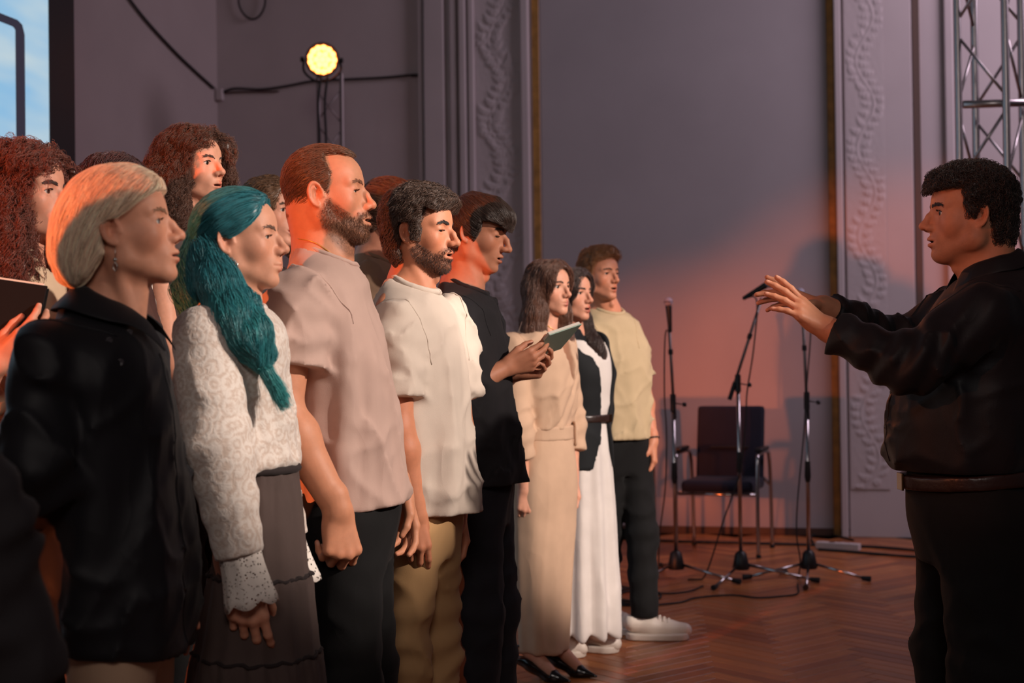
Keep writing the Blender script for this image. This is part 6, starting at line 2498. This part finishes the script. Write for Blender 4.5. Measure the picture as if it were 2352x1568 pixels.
def person_red_curls():
    Y = 3.44
    X = view_point(40, 800, Y)[0]
    pr = Person('woman with long red curls in a beige shirt holding an open black folder', X, Y, -6, 1.63, z=RISER, female=True, skin=lin(209, 147, 121))
    hc = pr.at(64, 443, 0)
    nb = (hc[0] - .03, 0, 1.36)
    hd = pr.head(hc, (0, 0, -6), .97, neck=.048, nbase=nb, nose=1.0, jaw=.95, brow=.8, eo=.75, brow_col=lin(48, 30, 24), brow_n=140, brow_w=1.2, iris=lin(50, 38, 30))
    red = lin(108, 52, 36)
    locks = [([(-.05, -.05, .02), (-.075, -.07, -.12), (-.07, -.09, -.25), (-.03, -.11, -.36)], [.05, .062, .065, .03]),
             ([(-.01, -.072, .0), (.0, -.085, -.10), (.01, -.095, -.20), (.03, -.10, -.30)], [.03, .042, .048, .02]),
             ([(.03, .06, .06), (.05, .085, -.02), (.05, .09, -.16), (.07, .08, -.30)], [.03, .04, .05, .02]),
             ([(-.07, .05, -.05), (-.08, .06, -.25)], [.06, .03])]
    cap = long_hair_cap(hd, .020, (.074, .062, .114), locks, (.030, 30, .016, 90), near=((.095, -.05, -.055), (.065, .085, .125)))
    pr.hair(cap, (-.20, -.20, -.44), (.15, .18, .18), red, 16000, downflow, .13, h=.006, steps=18, rad=.00046, off=(0, .014), jit=.16, curl=.007, wave=.045, free=.7, base=.5, seed=11)
    S1, E1, W1 = pr.at(-40, 745, -.13), pr.at(-75, 985, -.18), pr.at(-12, 838, -.30)
    S2, E2, W2 = pr.at(95, 720, .15), pr.at(80, 960, .20), pr.at(60, 830, .02)
    dh = pr.at(70, 778, -.30) - W1
    pr.arm(S=S1, E=E1, W=W1, hx=dh, hz=pr_dir(pr, (.3, -.8, -.4)), side=-1, start=1.5, rad=(.04, .035, .036, .024), curl=[(20, 30, 20), (26, 36, 22), (30, 40, 24), (34, 44, 24)], thumb=(-14, 5), hsize=.98)
    pr.arm(S=S2, E=E2, W=W2, hx=(.4, -.2, .6), hz=(.3, .8, -.4), side=1, start=1.5, rad=(.04, .035, .036, .024), h=.006)
    feet = ((0, .09), (0, -.09))
    pr.core(feet)
    pr.build_body()
    mat = cloth('beige_shirt', lin(206, 178, 148))
    o, f, base = back_torso(pr, nb, .150, mat, 'shirt', [(S1, E1, W1), (S2, E2, W2)], ring=False, sl_r=(.060, .058, .05), sl_end=.55, vcut=.6)
    shirt_collar(pr, base, (nb[0] + .006, 0, nb[2]), 22, .066, .062, mat, o, gap=5, stand=.022, leaf=.045, point=.07)
    trousers(pr, .01, feet, BLACK_TROUSERS, .90, h=.016)
    simple_shoes(pr, feet)
    # folder held in front of her
    c = view_point(20, 722, Y - .28)
    fo = empty('folder', tuple(c), label='open black folder with papers held by the red-haired woman', cat='folder')
    fo.rotation_euler = (math.radians(-14), math.radians(9), math.radians(6))
    fm = material('folder_black', lin(14, 12, 13), .7, spec=.2)
    MB().box((-.03, .0, .0), (.20, .006, .155), None, .002).build('cover', fm, fo)
    MB().box((-.035, .011, .004), (.19, .008, .160), None, .001).build('paper', material('paper', lin(226, 216, 204), .8), fo)
    MB().box((-.03, .020, .0), (.20, .005, .155), None, .002).build('back_cover', fm, fo)
    return pr


def person_hidden_woman():
    Y = 3.84
    X = view_point(250, 800, Y)[0]
    pr = Person('dark-haired woman in a white shirt mostly hidden behind the blonde woman', X, Y, -8, 1.66, z=RISER, female=True, skin=lin(215, 155, 127))
    hc = pr.at(262, 446, 0)
    nb = (hc[0] - .03, 0, 1.39)
    hd = pr.head(hc, (0, 0, -4), .97, h=.0035, neck=.048, nbase=nb, jaw=.95, brow=.8, eo=.8)
    locks = [([(-.03, -.07, .0), (-.02, -.085, -.12), (.04, -.11, -.24), (.09, -.12, -.36), (.115, -.12, -.46)], [.03, .04, .045, .035, .012]),
             ([(-.03, .07, .0), (-.02, .085, -.12), (.03, .10, -.26)], [.03, .04, .02])]
    cap = long_hair_cap(hd, .012, (.070, .060, .110), locks, (.010, 24, .004, 90), near=((.105, -.04, -.01), (.066, .085, .098)))
    dark = lin(74, 42, 40)

    def tip(V, C):
        a = np.clip((-.20 - V[:, 2]) / .12, 0, 1)[:, None]
        return C * (1 - a) + np.array(lin(190, 96, 92)) * (C.sum(1, keepdims=True) / sum(dark)) * a
    pr.hair(cap, (-.18, -.18, -.52), (.17, .16, .16), dark, 6000, downflow, .14, h=.006, steps=12, rad=.0006, off=(0, .005), jit=.14, curl=.002, base=.7, tips=tip, seed=13)
    S1, E1, W1 = pr.at(225, 715, -.15), pr.at(225, 960, -.18), pr.at(260, 1130, -.15)
    S2, E2, W2 = (.0, .14, 1.35), (.03, .155, 1.06), (.06, .14, .84)
    for S, E, W, sd in ((S1, E1, W1, -1), (S2, E2, W2, 1)):
        pr.arm(S=S, E=E, W=W, hx=(.1, 0, -1), hz=(0, sd, 0), side=sd, start=1.7, rad=(.04, .035, .036, .024), h=.006)
    feet = ((0, .09), (0, -.09))
    pr.core(feet)
    pr.build_body()
    mat = cloth('white_shirt', lin(222, 208, 194))
    o, f, base = back_torso(pr, nb, .150, mat, 'shirt', [(S1, E1, W1), (S2, E2, W2)], ring=False, sl_r=(.060, .058, .05), sl_end=.9, ax=.14, h=.011)
    shirt_collar(pr, base, (nb[0] + .006, 0, nb[2]), 22, .066, .062, mat, o, gap=4)
    trousers(pr, .01, feet, BLACK_TROUSERS, .90, h=.016)
    simple_shoes(pr, feet)
    return pr


def person_brown_curls():
    Y = 4.3
    X = view_point(430, 800, Y)[0]
    pr = Person('tallest woman of the back row with brown curls and a grey sleeveless top', X, Y, -16, 1.76, z=RISER, female=True, skin=lin(219, 157, 129))
    hc = pr.at(447, 381, 0)
    nb = (hc[0] - .02, 0, 1.49)
    hd = pr.head(hc, (0, -2, -10), .95, neck=.047, nbase=nb, nose=.92, nz=.004, jaw=.98, brow=.7, mo=.004, eo=.8, lip=1.1, cheek=1.15, chin=-.004, w=1.02, brow_col=lin(70, 48, 38), brow_n=70, iris=lin(40, 30, 26), gaze=(1, .1, -.05))
    brown = lin(92, 58, 42)
    locks = [([(-.05, -.05, .03), (-.085, -.07, -.07), (-.085, -.08, -.16), (-.05, -.085, -.22)], [.05, .060, .055, .025]),
             ([(-.02, -.072, .02), (-.02, -.086, -.07), (-.015, -.09, -.15), (.0, -.085, -.21)], [.030, .036, .036, .015]),
             ([(.03, .05, .085), (.070, .075, .05), (.06, .090, -.03)], [.016, .018, .014]),
             ([(-.06, .05, .0), (-.07, .06, -.16)], [.06, .04])]
    cap = long_hair_cap(hd, .016, (.072, .066, .114), locks, (.024, 34, .012, 100), near=((.092, -.05, -.055), (.070, .085, .125)))
    pr.hair(cap, (-.20, -.17, -.28), (.15, .16, .17), brown, 15000, downflow, .09, h=.005, steps=16, rad=.00042, off=(0, .012), jit=.18, curl=.006, wave=.034, free=.75, base=.5, seed=17)
    S1, E1, W1 = pr.at(364, 610, -.10), pr.at(388, 800, -.15), pr.at(440, 960, -.12)
    S2, E2, W2 = (.0, .14, 1.42), (.03, .16, 1.14), (.08, .14, .90)
    pr.arm(S=S1, E=E1, W=W1, hx=(.1, 0, -1), hz=(0, -1, 0), side=-1, start=.0, rad=(.045, .038, .037, .024), h=.005)
    pr.arm(S=S2, E=E2, W=W2, hx=(.1, 0, -1), hz=(0, 1, 0), side=1, start=.0, rad=(.045, .038, .037, .024), h=.006)
    feet = ((0, .09), (0, -.09))
    pr.core(feet)
    pr.build_body()
    mat = cloth('grey_top', lin(92, 80, 78))
    secs = [(.80, .01, 0, .118, .15), (1.0, .01, 0, .112, .145), (1.2, .012, 0, .115, .145), (1.32, .01, 0, .115, .145), (1.42, nb[0] + .004, 0, .100, .135), (1.47, nb[0] - .006, 0, .078, .105), (1.515, nb[0] - .03, 0, .036, .058)]
    lt = Loft(secs)
    nc = (nb[0] + .010, 0, 1.478)
    base = lambda p: lt(p) - fold(p, 61, .005, (8, 8, 2.5))
    tp = pr.garment('sleeveless_top', lambda p: smax(base(p), -neck_cut(p, nc, 24, .062, .064), .004), (-.2, -.2, .79), (.2, .2, 1.54), .009, mat)
    ring_tube(neck_ring(base, nc, 24, .062, .064), .005).build('collar', material('black_trim', lin(20, 18, 20), .7), tp, smooth=True)
    neckl = drape_on(pr.headf, [hd.world((.05, -.01, -.165)), hd.world((.01, -.05, -.15)), hd.world((-.03, -.055, -.13))], .0013)
    MB().tube(neckl, .0013, 6).build('necklace', SILVER, pr.root, smooth=True)
    trousers(pr, .01, feet, BLACK_TROUSERS, .95, h=.016)
    simple_shoes(pr, feet)
    return pr


def person_back_parting():
    Y = 4.72
    X = view_point(612, 800, Y)[0]
    pr = Person('woman with light brown tied hair whose face shows between teal hair and tall man', X, Y, -12, 1.67, z=RISER, female=True, skin=lin(217, 155, 129))
    hc = pr.at(618, 485, 0)
    nb = (hc[0] - .02, 0, 1.40)
    hd = pr.head(hc, (0, 0, -10), .97, h=.003, neck=.048, nbase=nb, nose=.9, jaw=.95, brow=.75, mo=.007, eo=.8, lip=1.2, brow_col=lin(90, 64, 50), brow_n=70, lipcol=lin(190, 96, 92))
    brown = lin(122, 88, 62)
    locks = [([(-.03, .07, .0), (.0, .085, -.08), (.055, .08, -.14)], [.03, .036, .022])]
    cap = long_hair_cap(hd, .013, (.070, .064, .112), locks, (.010, 24, .004, 90))
    pr.hair(cap, (-.18, -.15, -.2), (.15, .16, .16), brown, 5000, lambda p: np.stack([-.8 + 0 * p[:, 0], p[:, 1] * 2, -.5 + 0 * p[:, 0]], 1), .08, h=.005, steps=10, rad=.0006, off=(0, .006), jit=.14, curl=.002, base=.65, seed=19)
    S1, E1, W1 = (-.02, -.145, 1.355), (.0, -.165, 1.07), (.06, -.15, .84)
    S2, E2, W2 = (-.02, .16, 1.355), (.0, .2, 1.07), (.06, .18, .84)
    for S, E, W, sd in ((S1, E1, W1, -1), (S2, E2, W2, 1)):
        pr.arm(S=S, E=E, W=W, hx=(.1, 0, -1), hz=(0, sd, 0), side=sd, start=1.7, rad=(.04, .035, .036, .024), h=.008)
    feet = ((0, .09), (0, -.09))
    pr.core(feet)
    pr.build_body()
    mat = cloth('dark_top', lin(46, 40, 42))
    back_torso(pr, nb, .150, mat, 'top', [(S1, E1, W1), (S2, E2, W2)], sl_r=(.058, .054, .048), sl_end=.9, h=.012)
    trousers(pr, .01, feet, BLACK_TROUSERS, .90, h=.016)
    simple_shoes(pr, feet)
    return pr


def person_glasses():
    Y = 4.95
    X = view_point(880, 800, Y)[0]
    pr = Person('man with glasses in a khaki brown shirt behind the two men in T-shirts', X, Y, 0, 1.72, z=RISER, skin=lin(207, 139, 111))
    hc = pr.at(897, 493, 0)
    nb = (hc[0] - .05, 0, 1.425)
    hd = pr.head(hc, (0, 0, 2), 1.0, h=.003, neck=.056, nbase=nb, jaw=1.0, eo=.7)
    poly = [(.094, .050), (.06, .042), (.022, .035), (.012, .0), (.002, -.010), (-.004, .010), (-.03, .010), (-.042, -.04), (-.06, -.06), (-.14, -.06), (-.14, .08), (-.06, .15), (.05, .15), (.12, .10)]

    def cap(q):
        d = hd.skull(q)
        d = smin(d, ell(q, (-.038, 0, -.035), (.056, .056, .055)), .02)
        return smax(d - .012 - .012 * np.clip(q[:, 2] / .08, 0, 1) + .008 * (vnoise(q * 50) - .5), poly2d(q[:, 0], q[:, 2], poly), .010)
    pr.hair(cap, (-.15, -.12, -.12), (.13, .12, .16), lin(104, 66, 46), 4500, lambda p: np.stack([.8 + 0 * p[:, 0], p[:, 1] * 3, -.2 + 0 * p[:, 0]], 1), .045, steps=7, rad=.0006, off=(0, .006), jit=.2, base=.7)
    gl = MB()
    gm = material('glasses_frame', lin(190, 196, 206), .25, .6)
    for sd in (-1, 1):
        gl.tube([hd.world((.088, sd * .062, .004)), hd.world((.0, sd * .078, .006)), hd.world((-.03, sd * .078, -.008))], .0018, 6)
        a = np.linspace(0, 2 * math.pi, 26)
        gl.tube(np.array([hd.world((.096 - .008 * (abs(.034 + .026 * math.cos(t)) / .06) ** 2, sd * (.034 + .026 * math.cos(t)), -.004 + .020 * math.sin(t))) for t in a]), .0014, 6, cap=False)
    gl.tube([hd.world((.0955, -.008, .002)), hd.world((.1, 0, .005)), hd.world((.0955, .008, .002))], .0014, 6)
    gl.build('glasses', gm, pr.root, smooth=True)
    S1, E1, W1 = (-.03, -.175, 1.385), (-.02, -.22, 1.1), (.05, -.19, .86)
    S2, E2, W2 = (-.03, .175, 1.385), (-.02, .22, 1.1), (.05, .19, .86)
    for S, E, W, sd in ((S1, E1, W1, -1), (S2, E2, W2, 1)):
        pr.arm(S=S, E=E, W=W, hx=(.1, 0, -1), hz=(0, sd, 0), side=sd, start=.5, rad=(.045, .039, .04, .026), h=.007)
    feet = ((0, .1), (0, -.1))
    pr.core(feet)
    pr.build_body()
    back_torso(pr, nb, .170, cloth('khaki_shirt', lin(150, 120, 98)), 'shirt', [(S1, E1), (S2, E2)], seed=70, ax=.122, ay=.175, vcut=.4, nrx=.068, nry=.068, sl_r=(.068, .075))
    trousers(pr, .01, feet, BLACK_TROUSERS, .92, h=.016)
    simple_shoes(pr, feet)
    return pr


def person_edge():
    Y = 2.2
    X = view_point(-309, 800, Y)[0]
    pr = Person('brown-haired person in a dark grey dress, cut off by the left edge', X, Y, 0, 1.62, female=True)
    nb = (-.07, 0, 1.34)
    hd = pr.head((-.06, 0, 1.51), (0, 0, 0), .97, h=.004, neck=.048, nbase=nb, jaw=.95, brow=.8, eo=.8)
    locks = [([(-.03, -.07, .0), (-.02, -.085, -.12), (.05, -.12, -.20), (.18, -.16, -.27), (.255, -.175, -.305)], [.03, .040, .045, .034, .010]),
             ([(-.06, .04, -.02), (-.08, .04, -.2)], [.06, .04])]
    cap = long_hair_cap(hd, .014, (.070, .060, .110), locks, (.016, 24, .008, 90))
    pr.hair(cap, (-.18, -.25, -.42), (.30, .16, .16), lin(110, 62, 40), 3500, downflow, .14, h=.007, steps=12, rad=.0006, off=(0, .008), jit=.2, curl=.003, base=.6, seed=23)
    S1, E1, W1 = pr.at(-190, 900, -.12), pr.at(-32, 1200, -.14), pr.at(66, 1600, -.13)
    S2, E2, W2 = (.0, .14, 1.30), (.03, .155, 1.02), (.10, .14, .80)
    for S, E, W, sd in ((S1, E1, W1, -1), (S2, E2, W2, 1)):
        pr.arm(S=S, E=E, W=W, hx=(.1, 0, -1), hz=(0, sd, 0), side=sd, start=1.8, rad=(.04, .035, .036, .024), h=.007)
    feet = ((0, .09), (0, -.09))
    pr.core(feet)
    pr.build_body()
    mat = cloth('charcoal_dress', lin(44, 40, 42))
    back_torso(pr, nb, .150, mat, 'dress', [(S1, E1, W1), (S2, E2, W2)], sl_r=(.066, .062, .058), sl_end=.95, ax=.13, hem=.72, h=.011, seed=80)
    skirt(pr, [(.10, .02, 0, .24, .24), (.45, .02, 0, .20, .21), (.72, .015, 0, .165, .18), (.95, .01, 0, .120, .15)], mat, name='dress_skirt', h=.012)
    simple_shoes(pr, feet)
    return pr


for fn in (person_conductor, person_tall_man, person_blonde, person_teal, person_wavy, person_reader, person_wrap_dress, person_jacket, person_far_man,
           person_red_curls, person_hidden_woman, person_brown_curls, person_back_parting, person_glasses, person_edge):
    fn()
